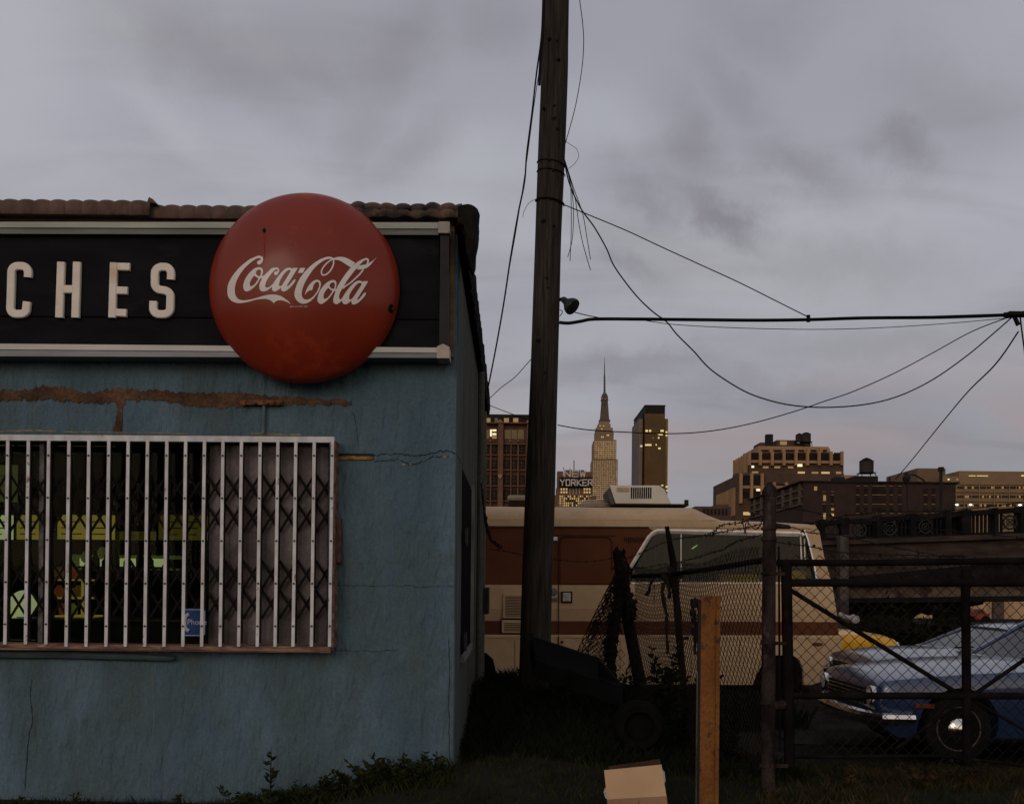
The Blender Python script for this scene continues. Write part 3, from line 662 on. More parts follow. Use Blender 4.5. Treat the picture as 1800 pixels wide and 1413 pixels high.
MB().lathe([(.3, .03), (.3, FY-DY-.002)], dc, 'y', 40).build('mount', MATS['dark_steel'], ds)
def on_dome(px, py, off):
    d = DY-DH
    for _ in range(6):
        p = P(px, py, d); r = math.hypot(p.x-dc.x, p.z-dc.z); d = DY-dome(r)
    return p.x, p.z
def decal(name, m_, shapes, off, par):
    """flat filled outlines (with holes) laid on the dome as a paint film"""
    allv = MB()
    for si, shape in enumerate(shapes):
        cu = bpy.data.curves.new('c', 'CURVE'); cu.dimensions = '2D'; cu.fill_mode = 'BOTH'
        for ol in shape:
            s_ = cu.splines.new('POLY'); s_.points.add(len(ol)-1); s_.use_cyclic_u = True
            for i, (x, z) in enumerate(ol): s_.points[i].co = (x, z, 0, 1)
        o = bpy.data.objects.new('c', cu); COL.objects.link(o)
        me = bpy.data.meshes.new_from_object(o.evaluated_get(bpy.context.evaluated_depsgraph_get())); bpy.data.objects.remove(o)
        bm = bmesh.new(); bm.from_mesh(me)
        xs_ = [v.co.x for v in bm.verts]; zs_ = [v.co.y for v in bm.verts]
        if not xs_: bm.free(); continue
        for ax, lo, hi in ((0, min(xs_), max(xs_)), (1, min(zs_), max(zs_))):
            t = lo+.02
            while t < hi:
                n_ = Vector((1, 0, 0)) if ax == 0 else Vector((0, 1, 0))
                bmesh.ops.bisect_plane(bm, geom=bm.verts[:]+bm.edges[:]+bm.faces[:], plane_co=n_*t, plane_no=n_)
                t += .02
        bmesh.ops.triangulate(bm, faces=bm.faces[:])
        bm.verts.index_update()
        vs = []
        for v in bm.verts:
            r = math.hypot(v.co.x-dc.x, v.co.y-dc.z); vs.append((v.co.x, DY-dome(r)-off-.0004*si, v.co.y))
        allv.add(vs, [[v.index for v in f.verts] for f in bm.faces]); bm.free()
    me = bpy.data.meshes.new(name); me.from_pydata(allv.v, [], allv.f)
    bm = bmesh.new(); bm.from_mesh(me)
    for f in bm.faces:
        f.normal_update()
        if f.normal.y > 0: f.normal_flip()
        f.smooth = True
    bm.to_mesh(me); bm.free(); me.materials.append(m_)
    return link(name, me, par)
ZS = 12.843
def zc(pts, ox, k=4, close=True):
    out = spline([Vector((x/ZS+ox, y/ZS+440, 0)) for x, y in pts], k, True)
    return [on_dome(p.x, p.y, 0) for p in out]
def ribbon(pts, ox):
    c_ = spline([Vector(p) for p in pts], 5); Lf, Rt = [], []
    for i, p in enumerate(c_):
        d = c_[min(i+1, len(c_)-1)]-c_[max(i-1, 0)]; d = Vector((d.x, d.y, 0)).normalized(); n_ = Vector((-d.y, d.x, 0))*p.z/2
        Lf.append((p.x+n_.x, p.y+n_.y)); Rt.append((p.x-n_.x, p.y-n_.y))
    return [on_dome(x/ZS+ox, y/ZS+440, 0) for x, y in Lf+Rt[::-1]]
A0, A1 = 390, 520
shapes = [
 [zc([(780,140),(690,178),(600,225),(400,390),(250,570),(150,750),(125,900),(140,1040),(220,1140),(340,1190),(450,1190),(600,1165),(760,1120),(930,1098),(1030,1107),(1110,1140),(1178,1193),(1182,1194),(1215,1155),(1270,1135),(1350,1130),(1450,1160),(1548,1212),(1550,1208),(1500,1150),(1440,1105),(1350,1045),(1250,1010),(1130,1000),(980,1020),(840,1060),(680,1105),(540,1130),(440,1128),(360,1090),(310,1020),(295,920),(300,810),(340,680),(420,530),(520,400),(640,290),(740,215),(800,185),(850,180),(880,195),(885,212),(850,225),(810,250),(795,290),(815,320),(845,325),(890,300),(920,255),(932,200),(920,160),(880,132),(830,125)], A0)],
 [zc([(840,388),(895,400),(928,450),(925,520),(902,585),(945,572),(960,590),(925,630),(872,635),(845,680),(790,770),(700,860),(620,915),(560,932),(510,905),(485,840),(490,760),(530,650),(610,530),(700,440),(780,395)], A0),
  zc([(855,438),(885,460),(885,520),(860,590),(812,575),(778,540),(775,490),(805,452)], A0), zc([(735,578),(775,608),(825,635),(800,690),(740,770),(690,805),(655,815),(634,790),(640,720),(675,650)], A0)],
 [zc([(1210,392),(1265,400),(1298,440),(1290,490),(1260,545),(1215,567),(1185,545),(1183,505),(1210,480),(1240,478),(1262,465),(1255,442),(1225,438),(1190,455),(1140,510),(1070,600),(1010,700),(980,790),(990,835),(1030,845),(1090,820),(1150,765),(1170,775),(1090,862),(1010,915),(930,932),(875,910),(848,850),(855,760),(890,680),(935,590),(1000,530),(1080,450),(1140,405)], A0)],
 [zc([(1520,398),(1570,410),(1592,424),(1610,404),(1660,402),(1712,402),(1714,406),(1690,450),(1600,590),(1520,720),(1475,790),(1480,810),(1510,800),(1570,735),(1628,667),(1663,669),(1640,730),(1560,830),(1470,905),(1400,932),(1355,915),(1335,870),(1335,850),(1280,895),(1210,932),(1165,925),(1135,880),(1140,800),(1160,760),(1230,650),(1300,560),(1380,470),(1450,415)], A0),
  zc([(1530,450),(1555,460),(1550,480),(1470,620),(1400,730),(1350,800),(1310,815),(1290,785),(1310,700),(1370,590),(1440,500),(1490,460)], A0)],
 [[on_dome(x/ZS+A1, y/ZS+440, 0) for x, y in ((100,403),(218,403),(160,515),(50,515))]],
 [zc([(760,152),(680,160),(560,205),(420,290),(270,420),(150,560),(60,700),(0,850),(-30,980),(-10,1080),(50,1160),(128,1205),(180,1210),(260,1195),(360,1130),(450,1030),(530,910),(565,790),(560,720),(530,685),(480,670),(420,685),(340,745),(270,840),(225,940),(209,1012),(212,1012),(250,955),(310,915),(360,905),(380,880),(395,820),(420,765),(460,725),(495,720),(520,740),(530,780),(515,860),(470,950),(400,1040),(320,1100),(240,1118),(180,1100),(145,1050),(135,980),(160,850),(220,710),(310,560),(420,410),(540,300),(650,230),(740,200),(810,203),(855,192),(820,165)], A1)],
 [ribbon([(815,200,25),(850,232,32),(855,290,34),(830,380,34),(770,480,34),(700,545,34)], A1)],
 [ribbon([(700,545,34),(630,568,34),(592,545,34),(580,490,34),(610,410,32),(680,320,32),(760,250,30),(840,208,26)], A1)],
 [zc([(835,205),(900,170),(1000,155),(1100,165),(1200,205),(1338,289),(1338,294),(1247,389),(1240,389),(1150,335),(1050,268),(960,228),(880,222),(840,225)], A1)],
 [zc([(1442,347),(1438,345),(1372,433),(1376,437),(1450,441),(1550,425),(1640,380),(1710,310),(1770,235),(1822,176),(1822,172),(1760,228),(1690,275),(1600,320),(1520,338)], A1)],
 [zc([(1600,183),(1530,200),(1430,250),(1330,320),(1240,400),(1150,510),(1050,650),(940,830),(900,930),(860,1060),(848,1130),(860,1190),(910,1222),(960,1210),(1060,1130),(1075,1070),(1010,1115),(985,1090),(985,1020),(1020,920),(1075,840),(1100,790),(1180,665),(1300,505),(1400,385),(1470,308),(1540,245),(1590,223),(1613,238),(1610,270),(1590,312),(1635,300),(1655,240),(1640,203)], A1)],
 [ribbon([(1525,445,38),(1450,540,34),(1350,640,32),(1230,745,30),(1130,810,34),(1060,865,40)], A1)],
 [zc([(850,680),(900,700),(922,750),(915,820),(898,885),(940,883),(925,925),(872,930),(840,975),(780,1060),(700,1145),(630,1200),(570,1220),(515,1190),(492,1130),(500,1050),(540,940),(610,830),(700,740),(790,690)], A1),
  zc([(845,732),(880,755),(885,810),(860,882),(805,868),(772,830),(770,785),(800,750)], A1), zc([(735,858),(775,893),(825,922),(800,980),(740,1060),(690,1095),(655,1105),(632,1080),(635,1010),(672,930)], A1)],
 [zc([(1440,693),(1485,705),(1507,722),(1525,706),(1580,707),(1630,707),(1632,711),(1600,775),(1500,930),(1420,1060),(1385,1110),(1410,1120),(1450,1085),(1510,1010),(1550,967),(1589,971),(1560,1040),(1480,1130),(1390,1205),(1310,1232),(1270,1215),(1258,1170),(1258,1145),(1200,1195),(1130,1228),(1080,1215),(1052,1170),(1055,1090),(1080,1035),(1150,930),(1230,830),(1310,750),(1380,705)], A1),
  zc([(1455,745),(1485,760),(1475,800),(1400,920),(1320,1040),(1270,1100),(1230,1118),(1207,1090),(1220,1010),(1280,900),(1350,810),(1410,757)], A1)],
]
script_white = mat('script_white', (.62, .57, .57), (.56, .52, .52), 6, .4, coat=.2)
decal('script_lettering', script_white, shapes, .0012, ds)
tm = text_mesh('REG. U.S. PAT. OFF.', .0145)
for v in tm.vertices:
    q = on_dome(525.5+v.co.x*258, 540.3-v.co.y*258, 0); r = math.hypot(q[0]-dc.x, q[1]-dc.z); v.co = Vector((q[0], DY-dome(r)-.002, q[1]))
tm.materials.append(script_white); link('small_lettering', tm, ds)
def blob(cx0, cy0, rx, ry, seed): 
    rnd = random.Random(seed); return [zc([((cx0+rx*rnd.uniform(.8, 1.2)*math.cos(t*.628)-A0)*ZS, (cy0+ry*rnd.uniform(.8, 1.2)*math.sin(t*.628)-440)*ZS) for t in range(10)], A0, 3)]
hb_ = mat('hole_black', (.008, .008, .008), None, 9, .9)
decal('chipped_hole', hb_, [blob(464.5, 405.5, 3.2, 4.2, 1)], .0012, ds); decal('chipped_hole', hb_, [blob(688, 543.5, 5.6, 8.2, 2)], .0012, ds)
decal('rust_run', mat('rust_run', (.15, .02, .012), (.2, .02, .01), 9, .6), [[zc([((x-A0)*ZS, (y-440)*ZS) for x, y in ((463.5, 408), (466.5, 408), (466, 430), (465.5, 452), (464, 452), (463.8, 430))], A0, 2)][0:1]], .0006, ds)

# ---------------------------------------------------------------- utility pole
wood = mat('creosote_wood', (.046, .037, .030), (.016, .014, .012), 5, .9, bump=.9, stretch=(9, 9, .5), third=(.016, .015, .013), tscale=2.2, tcut=(.52, .66), bscale=9)
UP = 9.4
pb_ = P(943, 1215, UP)
pl = thing('utility_pole', (pb_.x, UP, 0), 'tall leaning dark wooden utility pole beside the blue building', 'utility pole')
m_ = MB(); rings = []; n_ = 40
edges = [(-60, 956, 1003), (0, 955, 1002), (60, 953, 1001), (120, 952, 1000), (250, 947, 995), (400, 942, 988), (530, 937, 985), (640, 933, 982), (760, 928, 979), (900, 922, 976), (1050, 917, 971), (1180, 913, 969), (1260, 911, 968)]
prs = spline([Vector(e) for e in edges], 6)
for i, e in enumerate(prs):
    a_, b_ = P(e.y, e.x, UP), P(e.z, e.x, UP); c_ = (a_+b_)/2; r = (b_-a_).length/2; rg = []
    for j in range(n_):
        t = 2*math.pi*j/n_
        k = 1+.035*noise.noise(Vector((math.cos(t)*3, math.sin(t)*3, c_.z*.5)))+.018*noise.noise(Vector((math.cos(t)*14, math.sin(t)*14, c_.z*.25)))
        rg.append((c_.x+r*k*math.cos(t), UP+.15+r*k*math.sin(t), c_.z))
    rings.append(rg)
m_.loft(rings); m_.build('shaft', wood, pl, smooth='all')
for x, y, s_ in ((966, 66, 5), (979, 70, 4), (981, 102, 6), (956, 188, 4), (975, 184, 3), (974, 205, 6), (980, 224, 4), (966, 280, 3), (955, 385, 6), (961, 487, 4), (963, 504, 3), (946, 595, 6), (959, 653, 5), (973, 298, 3), (974, 395, 3)):
    q = P(x, y, UP); kn = MB(); kn.lathe([(.001, -.012), (s_*.0028, -.004), (s_*.0045, .02)], (q.x, UP+.012, q.z), 'y', 9); kn.build('knot', MATS['crack_dark'], pl, smooth=True)
for y, l_, r_ in ((345, 944, 991), (277, 946, 993), (293, 946, 993)):
    pts = []; bw = MB()
    for k in range(21):
        t = math.pi+math.pi*k/20; a_, b_ = P(l_, y, UP), P(r_, y+4, UP); c_ = (a_+b_)/2; r = (b_-a_).length/2+.008
        pts.append((c_.x+r*math.cos(t), UP+.15+r*math.sin(t), c_.z-.02*math.cos(t)))
    bw.tube(pts, .010 if y == 345 else .005, 6); bw.build('wire_band', MATS['dark_steel'], pl)

wire = mat('black_wire', (.012, .012, .013), None, 9, .8, spec=.015)
def cable(px, Y, r, label, name='cable', cat='cable', grp=None, k=6):
    o = MB().tube(rail(px, Y, k), r*(.95 if r > .012 else .78), 6).build(name, wire, smooth='all'); return tag(o, label, cat, grp)
G1 = 'wires around the utility pole'
cable([(955,-30),(952,60),(943,130),(935,200),(926,270),(922,320),(911,375),(898,450),(886,530),(872,610),(857,686)], [9.3]*8+[9.6,10,10.5], .011, 'thick guy wire dropping left of the pole to the roof edge', 'guy_wire', 'wire', G1)
cable([(951,60),(951,100),(938,190),(925,290),(908,400),(894,480),(880,570),(857,682)], [9.35]*6+[9.9,10.5], .005, 'thin strand twisted beside the thick guy wire', 'guy_wire', 'wire', G1)
cable([(957,-30),(955,45),(950,110),(948,150)], 9.25, .016, 'thick cable hugging the upper left side of the pole', 'cable', 'cable', G1)
cable([(1018,-30),(1019,0),(1024,40),(1026,75),(1023,120),(1013,180),(1003,220),(993,255)], 9.4, .0055, 'slack thin wire bowing right of the pole top', 'wire', 'wire', G1)
cable([(993,248),(1005,256),(1014,263),(1017,276),(1010,288),(999,297)], 9.35, .003, 'small curl of loose wire right of the pole', 'wire', 'wire', G1)
cable([(991,275),(1000,320),(1020,365),(1045,400),(1066,437),(1078,465),(1100,497),(1125,527),(1150,550),(1172,566),(1190,588),(1220,618),(1250,650),(1300,683),(1340,700),(1390,712),(1450,716),(1520,711),(1580,696),(1640,667),(1700,625),(1750,583),(1783,554)], 9.4, .0085, 'long sagging wire swinging from the pole across the sky', 'wire', 'wire', G1)
cable([(980,747),(1030,755),(1110,760),(1190,762),(1260,756),(1330,742),(1400,722),(1450,705),(1500,688),(1570,657),(1640,620),(1710,582),(1775,557)], 9.5, .007, 'lower slack wire passing above the skyline', 'wire', 'wire', G1)
cable([(1790,583),(1750,640),(1700,690),(1650,750),(1600,812),(1574,842)], [9.4,10,12,14,16,18], .010, 'straight wire running down right toward the dark brick building', 'wire', 'wire', G1)
cable([(991,360),(1030,376),(1100,405),(1160,433),(1230,465),(1300,497),(1370,532),(1420,557)], 9.4, .0065, 'thin wire slanting from the pole down to the main cable', 'wire', 'wire', G1)
cable([(983,567),(1000,568),(1020,565),(1046,561),(1120,561),(1220,562),(1330,563),(1421,562),(1520,559),(1640,558),(1740,555),(1800,552),(1900,548),(2200,540),(2900,520)], 9.4, .017, 'thick main cable bundle running level to the right', 'cable', 'cable', G1)
cable([(1010,549),(1040,556),(1080,562),(1140,560),(1260,563),(1420,561),(1600,557),(1790,551)], 9.38, .006, 'thin wire wound along the thick main cable', 'wire', 'wire', G1)
cable([(1125,562),(1180,570),(1260,575),(1350,578),(1450,579),(1550,576),(1660,569),(1785,558)], 9.42, .0045, 'faint slack wire just under the main cable', 'wire', 'wire', G1)
cable([(933,632),(905,663),(880,682),(857,704)], [9.3,9.8,10.2,10.6], .005, 'short wire rising from the roof corner up to the pole', 'wire', 'wire', G1)
cable([(857,711),(885,722),(915,733),(931,739)], [10.6,10.2,9.8,9.4], .005, 'short wire sagging from the roof corner down to the pole', 'wire', 'wire', G1)
for i, (pts, lb) in enumerate([([(992,280),(1002,320),(1004,360),(1004,410),(1002,459)], 'straight leftmost'), ([(992,280),(1004,330),(1008,370),(1006,420),(998,452)], 'inward curving'),
        ([(993,283),(1010,345),(1017,390),(1025,430),(1038,475)], 'longest right slanting'), ([(993,282),(1008,330),(1024,375),(1032,420),(1038,456)], 'rightmost outer')]):
    cable(pts, 9.36-.02*i, .0048, 'loose wire end dangling under the pole fork, ' + lb + ' one', 'wire', 'wire', 'loose wire ends hanging from the pole')
cable([(944,349),(930,357),(921,372),(919,383)], 9.3, .003, 'short frayed wire curling left of the pole band', 'wire', 'wire', G1)
cable([(1793,556),(1796,580),(1800,610),(1806,660)], 9.4, .009, 'short wire hanging at the right edge from the cable joint', 'wire', 'wire', G1)
jt = MB(); q = P(1786, 553, 9.38); jt.bbox(q.x-.09, q.x+.1, 9.33, 9.43, q.z-.018, q.z+.022, .01); jt.tube([P(1765, 554, 9.38), P(1820, 550, 9.38)], .026, 8); jt.tube([P(1783, 556, 9.38), P(1790, 572, 9.38)], .02, 6)
tag(jt.build('cable_joint', wire, smooth=True), 'dark cable splice where several wires meet at the right edge', 'cable joint')
nb = MB().tube([P(1421, 554, 9.38), P(1421, 566, 9.38)], .018, 8)
tag(nb.build('cable_clamp', wire), 'small clamp on the thick main cable', 'clamp')
# floodlight
fl = thing('floodlight', P(985, 530, 9.4), 'small dark bulb floodlight on the right side of the pole', 'lamp')
q = P(1003, 541, 9.3); ax = Vector((.55, -.35, -.55)).normalized(); b0 = P(991, 527, 9.4)
m_ = MB(); prof = [(.022, -.02), (.03, 0), (.032, .03), (.05, .055), (.072, .085), (.082, .12), (.078, .135), (.03, .145)]
rings = []; a_ = ax.cross(Vector((0, 0, 1))).normalized(); b_ = ax.cross(a_)
for r, h in prof: rings.append([tuple(b0+ax*h+(a_*math.cos(t*.3927)+b_*math.sin(t*.3927))*r) for t in range(16)])
m_.loft(rings); m_.build('lamp_bulb', mat('dark_lamp', (.025, .025, .025), None, 9, .35), fl, smooth=True)
MB().tube([P(983, 527, 9.42), P(992, 525, 9.4), b0], .018, 8).build('bracket', MATS['dark_steel'], fl)
MB().tube(rail([(984,556),(989,548),(984,545)], 9.35), .004, 5).build('lead', wire, fl)

# ---------------------------------------------------------------- fences
mesh_m = mat('rusty_wire_mesh', (.018, .014, .012), (.010, .008, .008), 6, .85, spec=.015)
post_m = mat('rusty_post', (.036, .026, .025), (.012, .009, .009), 5, .9, fine=(35, .35), bump=.5, spec=.015, stretch=(2, 2, .8), third=(.075, .055, .05), tscale=4, tcut=(.6, .7))
def link_mesh(fn, U, V, p, r=.0026, v0=0, jitter=0):
    """chain link: zigzag wires; fn(u, v) -> point"""
    m_ = MB(); nu = int(U/p); nv = int(V/p)
    for i in range(nu):
        pts = []
        for k in range(nv+1):
            u = (i+((k+i) % 2))*p; dd = r*1.2*(1 if k % 2 else -1)
            q = Vector(fn(u, v0+k*p)); q.y += dd; pts.append(q)
        m_.tube(pts, r, 3, False)
    return m_
NPX, NPY = 1350, 6.7
top_n = P(1353, 868, NPY); bot_n = P(1350, 1440, NPY)
MP = .13
gp = thing('fence_post', (bot_n.x, NPY, 0), 'thick rusty corner fence post with domed cap beside the gate', 'post')
m_ = MB(); m_.tube([bot_n, P(1351, 1100, NPY), top_n], [.047, .046, .042], 20); m_.build('pipe', post_m, gp, smooth=True)
m_ = MB(); m_.lathe([(.050, 0), (.053, .03), (.047, .045), (.036, .065), (.02, .08), (.016, .092), (.002, .097)], P(1353, 872, NPY), 'z', 20); m_.build('cap', post_m, gp, smooth=True)
m_ = MB()
for y in (929, 948, 1008, 1130, 1236, 1345):
    q = P(1352-(y-868)*.008, y, NPY); m_ = MB(); m_.lathe([(.048, -.01), (.052, -.007), (.052, .007), (.048, .01)], q, 'z', 20)
    if y > 980: m_.box(q.x+.045, q.x+.14, NPY-.01, NPY+.01, q.z-.012, q.z+.012)
    m_.build('band', post_m, gp, smooth=True)
q = P(1364, 924, NPY); MB().tube([q, P(1388, 926, NPY)], [.02, .014], 8).build('bracket_arm', post_m, gp)
# gate
ga = thing('chain_link_gate', P(1600, 1340, NPY), 'rusty pipe framed chain link gate crossed by diagonal braces', 'gate')
GY_ = 6.72
gpipe = mat('gate_pipe', (.010, .008, .008), (.005, .004, .004), 6, .9, spec=.015, third=(.02, .012, .011), tscale=4, tcut=(.6, .7))
def pipe(px, r, nm='frame_pipe', Y=GY_, lab=None, par=None): return MB().tube([P(x, y, Y) for x, y in px], r, 10).build(nm, gpipe, par or ga, smooth=True, label=lab)
pipe([(1382, 990), (1388, 1345)], .036); pipe([(1369, 960), (1371, 1320)], .007, 'latch_rod', Y=GY_-.01); pipe([(1366, 989), (1500, 989), (1950, 984)], .024, 'top_rail'); pipe([(1384, 1024), (1950, 1024)], .028, 'middle_rail')
pipe([(1388, 1222), (1950, 1223)], .024, 'lower_rail', Y=GY_+.005); pipe([(1697, 1000), (1700, 1340)], .030, 'centre_upright', Y=GY_+.01); pipe([(1388, 1036), (1690, 1222)], .016, 'brace', Y=GY_+.03)
pipe([(1930, 1070), (1705, 1225)], .014, 'brace', Y=GY_+.03); pipe([(1700, 1226), (1575, 1315)], .010, 'brace', Y=GY_+.03); pipe([(1703, 1226), (1900, 1340)], .010, 'brace', Y=GY_+.03)
pipe([(1388, 1330), (1650, 1328), (1800, 1345), (1900, 1352)], .012, 'bottom_rail')
u0 = P(1389, 1200, GY_+.045); ztop = P(1500, 974, GY_).z; zbot = P(1500, 1345, GY_).z
link_mesh(lambda u, v: (u0.x+u+.006*math.sin(v*7), GY_+.06+.01*math.sin(u*5), zbot+v), 2.35, ztop-zbot, .0405, .0036).build('mesh_panel', mesh_m, ga)
MB().tube([P(1380, 1238, GY_-.02), P(1360, 1240, GY_-.02)], .03, 8).build('hinge', post_m, ga)
# receding side fence
FX0, FYa = P(1343, 984, 6.78).x, 6.8; FX1, FYb = P(1112, 1011, 11.5).x, 11.5
zr0, zr1 = P(1343, 984, 6.78).z, P(1112, 1012, 11.5).z
sf = thing('chain_link_fence', ((FX0+FX1)/2, 9, 0), 'sagging chain link side fence running back toward the motorhome', 'fence')
Lf = math.hypot(FX1-FX0, FYb-FYa)
def fpos(u, v):
    t = u/Lf; x = FX0+(FX1-FX0)*t; y = FYa+(FYb-FYa)*t; zr_ = zr0+(zr1-zr0)*t-.03*math.sin(t*math.pi)
    return (x+.05*math.sin(t*9+v*2.2)*(1-v/1.5)+.03*math.sin(v*3+t*4), y, zr_+.10-1.55+v+.02*math.sin(t*14))
link_mesh(fpos, Lf, 1.55, .0385, .0033).build('mesh_panel', mesh_m, sf)
m_ = MB()
pts = [Vector((FX0+(FX1-FX0)*k/24, FYa+(FYb-FYa)*k/24, zr0+(zr1-zr0)*k/24-.025*math.sin(math.pi*k/24))) for k in range(25)]; m_.tube(pts, .022, 8); m_.build('top_rail', gpipe, sf, smooth=True)
for (a_, b_, Y_p, r) in (((1172, 925), (1202, 1215), 9.6, .035),):
    MB().tube([P(a_[0], a_[1], Y_p), P(1184, 990, Y_p), P(*b_, Y_p)], [r*.6, r, r], 10).build('line_post', gpipe, sf, smooth=True)
MB().tube([P(1084, 968, 11.45), P(1098, 1060, 11.45), P(1127, 1210, 11.45)], [.05, .07, .075], 10).build('end_post', gpipe, sf, smooth=True)
MB().tube([P(1165, 1012, 9.7), P(1185, 1025, 9.6), P(1180, 1003, 9.5), P(1200, 1015, 9.5)], [.03, .06, .05, .02], 8).build('wire_tangle', mesh_m, sf, smooth=True)
# torn curled mesh flap
def flap(u, v):
    t = v/1.15; lean = -.36*max(0, 1-t)**.8
    ang = u*7.0+v*.8; rad = (.07+.17*max(0, 1-t))*(.45+.3*u)
    x = P(1100, 1100, 11.3).x+lean+math.sin(ang)*rad-.02; y = 11.3+math.cos(ang)*rad
    return (x, y, P(1100, 1185, 11.3).z+v)
fp = link_mesh(flap, 2.6, 1.25, .042, .0050)
tag(fp.build('torn_mesh_flap', mesh_m), 'torn flap of chain link curled over beside the leaning end post', 'fence scrap')
def flap2(u, v): q = P(1063, 1190, 11.2); return (q.x+u-.02*math.sin(v*6), 11.2+.05*math.sin(u*8), q.z-.05+v*1.0-u*.2)
tag(link_mesh(flap2, .3, .42, .05, .0045).build('torn_mesh_flap', mesh_m), 'open loose bit of chain link hanging in front of the cream body', 'fence scrap')
# vines and hanging scraps
def scrap(px, Y, r, label):
    pts = rail(px, Y, 4); m_ = MB(); m_.tube(pts, [r*random.uniform(.6, 1.5) for _ in pts], 6)
    for p in pts:
        for _ in range(6):
            d = Vector((random.uniform(-1, 1), random.uniform(-1, 1), random.uniform(-1, 1)))*r*1.9; m_.add([p, p+d, p+d*.6+Vector((0, 0, r*1.5))], [(0, 1, 2)])
    tag(m_.build('vine_scrap', mesh_m), label, 'scrap', 'scraps hanging on the fence')
scrap([(1168,1022),(1164,1040),(1168,1062),(1172,1085),(1172,1110),(1174,1148)], 9.5, .014, 'dark knotted vine hanging on the fence left of the line post')
scrap([(1150,1015),(1143,1028),(1140,1042),(1136,1045)], 9.6, .012, 'short dark twig hooked left on the fence')
scrap([(1172,1020),(1177,1040),(1176,1052)], 9.5, .012, 'short dark twig under the fence tangle')
scrap([(1089,975),(1094,1000),(1098,1030),(1108,1060),(1110,1085)], 11.3, .045, 'matted vine wrapped on the leaning end post')
scrap([(1093,1000),(1088,1050),(1078,1100),(1074,1150),(1072,1195)], 11.35, .06, 'dense matted vine inside the curled torn mesh')
scrap([(853,905),(857,930),(864,950),(874,958),(880,964)], 9.2, .012, 'tangle of old wire and dead vine on the building edge')
scrap([(846,850),(849,880),(852,910),(856,935)], 9.6, .010, 'loop of loose wire against the side wall')
# barbed wire
def barb(px, Y, label, r=.0035):
    pts = rail(px, Y, 8); m_ = MB(); m_.tube(pts, r, 5); acc = 0
    for i in range(1, len(pts)):
        acc += (pts[i]-pts[i-1]).length
        if acc > .085:
            acc = 0; p = pts[i]
            for _ in range(2):
                d = Vector((random.uniform(-1, 1), random.uniform(-.5, .5), random.uniform(-1, 1))).normalized()*.017; m_.tube([p-d, p+d], .0026, 4)
    tag(m_.build('barbed_wire', wire), label, 'barbed wire', 'strands of barbed wire on the fence')
barb([(1344,893),(1325,905),(1309,917),(1290,920),(1271,922),(1262,928),(1251,937),(1232,942),(1176,950),(1124,973),(1093,984)], [6.7,6.7,6.8,7,7.2,7.4,7.8,8.3,9.6,11,11.4], 'top barbed strand climbing to the corner post')
barb([(1344,919),(1325,924),(1309,928),(1285,932),(1262,936),(1248,942)], [6.7,6.8,6.9,7.1,7.4,7.7], 'short second barbed strand below the top one')
barb([(1344,938),(1322,944),(1300,950),(1285,957),(1271,966),(1255,970),(1236,976),(1190,988),(1110,1000)], [6.7,6.8,7,7.3,7.6,7.9,8.3,9.6,11.3], 'sagging third barbed strand across the camper window')
barb([(1364,891),(1420,898),(1480,911),(1560,925),(1640,930),(1800,945)], 6.7, 'upper barbed strand right of the corner post')
barb([(1364,924),(1395,927),(1422,936),(1480,941),(1560,960),(1700,985)], 6.7, 'middle barbed strand right of the corner post')
barb([(1422,937),(1450,922),(1480,907),(1560,900),(1680,896),(1820,880)], [6.7]*6, 'barbed strand rising right over the stone ramp')
barb([(1364,953),(1420,960),(1480,971),(1560,975),(1700,977)], 6.7, 'lowest barbed strand right of the corner post')
barb([(1345,903),(1330,930),(1312,918),(1310,937),(1305,915)], 6.72, 'twisted knot of barbed wire left of the post')
barb([(860,965),(895,970),(928,977),(975,983),(1020,987),(1060,984),(1090,976)], [9.5,10,10.5,11,11.2,11.3,11.4], 'slack barbed strand in front of the brown camper band')
# short second post stub at the gate
# orange steel H post
op = thing('steel_post', P(1245, 1430, 6.15), 'short orange painted steel H section post with chipped paint', 'post')
orange = mat('orange_paint', (.165, .066, .018), (.11, .040, .014), 3, .8, fine=(45, .3), spec=.1, bump=.5, third=(.045, .025, .016), tscale=11, tcut=(.59, .63), stretch=(1.5, 1.5, 1))
x0, x1, z0, z1 = RC(1231, 1263, 1047, 1430, 6.15)
m_ = MB(); m_.box(x0, x1, 6.15, 6.162, -.1, z1); m_.box(x1-.012, x1, 6.162, 6.27, -.1, z1-.002); m_.box(x1-.02, x1+.003, 6.135, 6.15, -.1, z1+.001); m_.build('flange', orange, op)
x2, x3, z0, z2 = RC(1222, 1231, 1050, 1430, 6.17)
m_ = MB(); m_.box(x2+.012, x3, 6.152, 6.19, -.1, z2-.01); m_.build('web', mat('dark_paint', (.02, .018, .017), None, 9, .7), op)
m_ = MB(); m_.box(x2+.004, x2+.010, 6.142, 6.165, -.1, P(1225, 1180, 6.15).z); m_.build('edge', mat('bare_edge', (.10, .095, .10), (.025, .022, .022), 9, .5, stretch=(1, 1, .6), third=(.1, .07, .05), tscale=7), op)
m_ = MB()
for x, y, r in ((1222,1060,.022), (1219,1078,.016), (1223,1110,.02), (1220,1090,.014), (1226,1120,.018)): m_.bbox(P(x, y, 6.2).x-r, P(x, y, 6.2).x+r, 6.18, 6.25, P(x, y, 6.2).z-r*1.3, P(x, y, 6.2).z+r*1.3, .006)
m_.tube([P(1222, 1050, 6.2), P(1218, 1070, 6.2), P(1223, 1095, 6.2), P(1221, 1150, 6.2)], .009, 6)
m_.build('latch_hardware', MATS['dark_steel'], op, smooth=True)
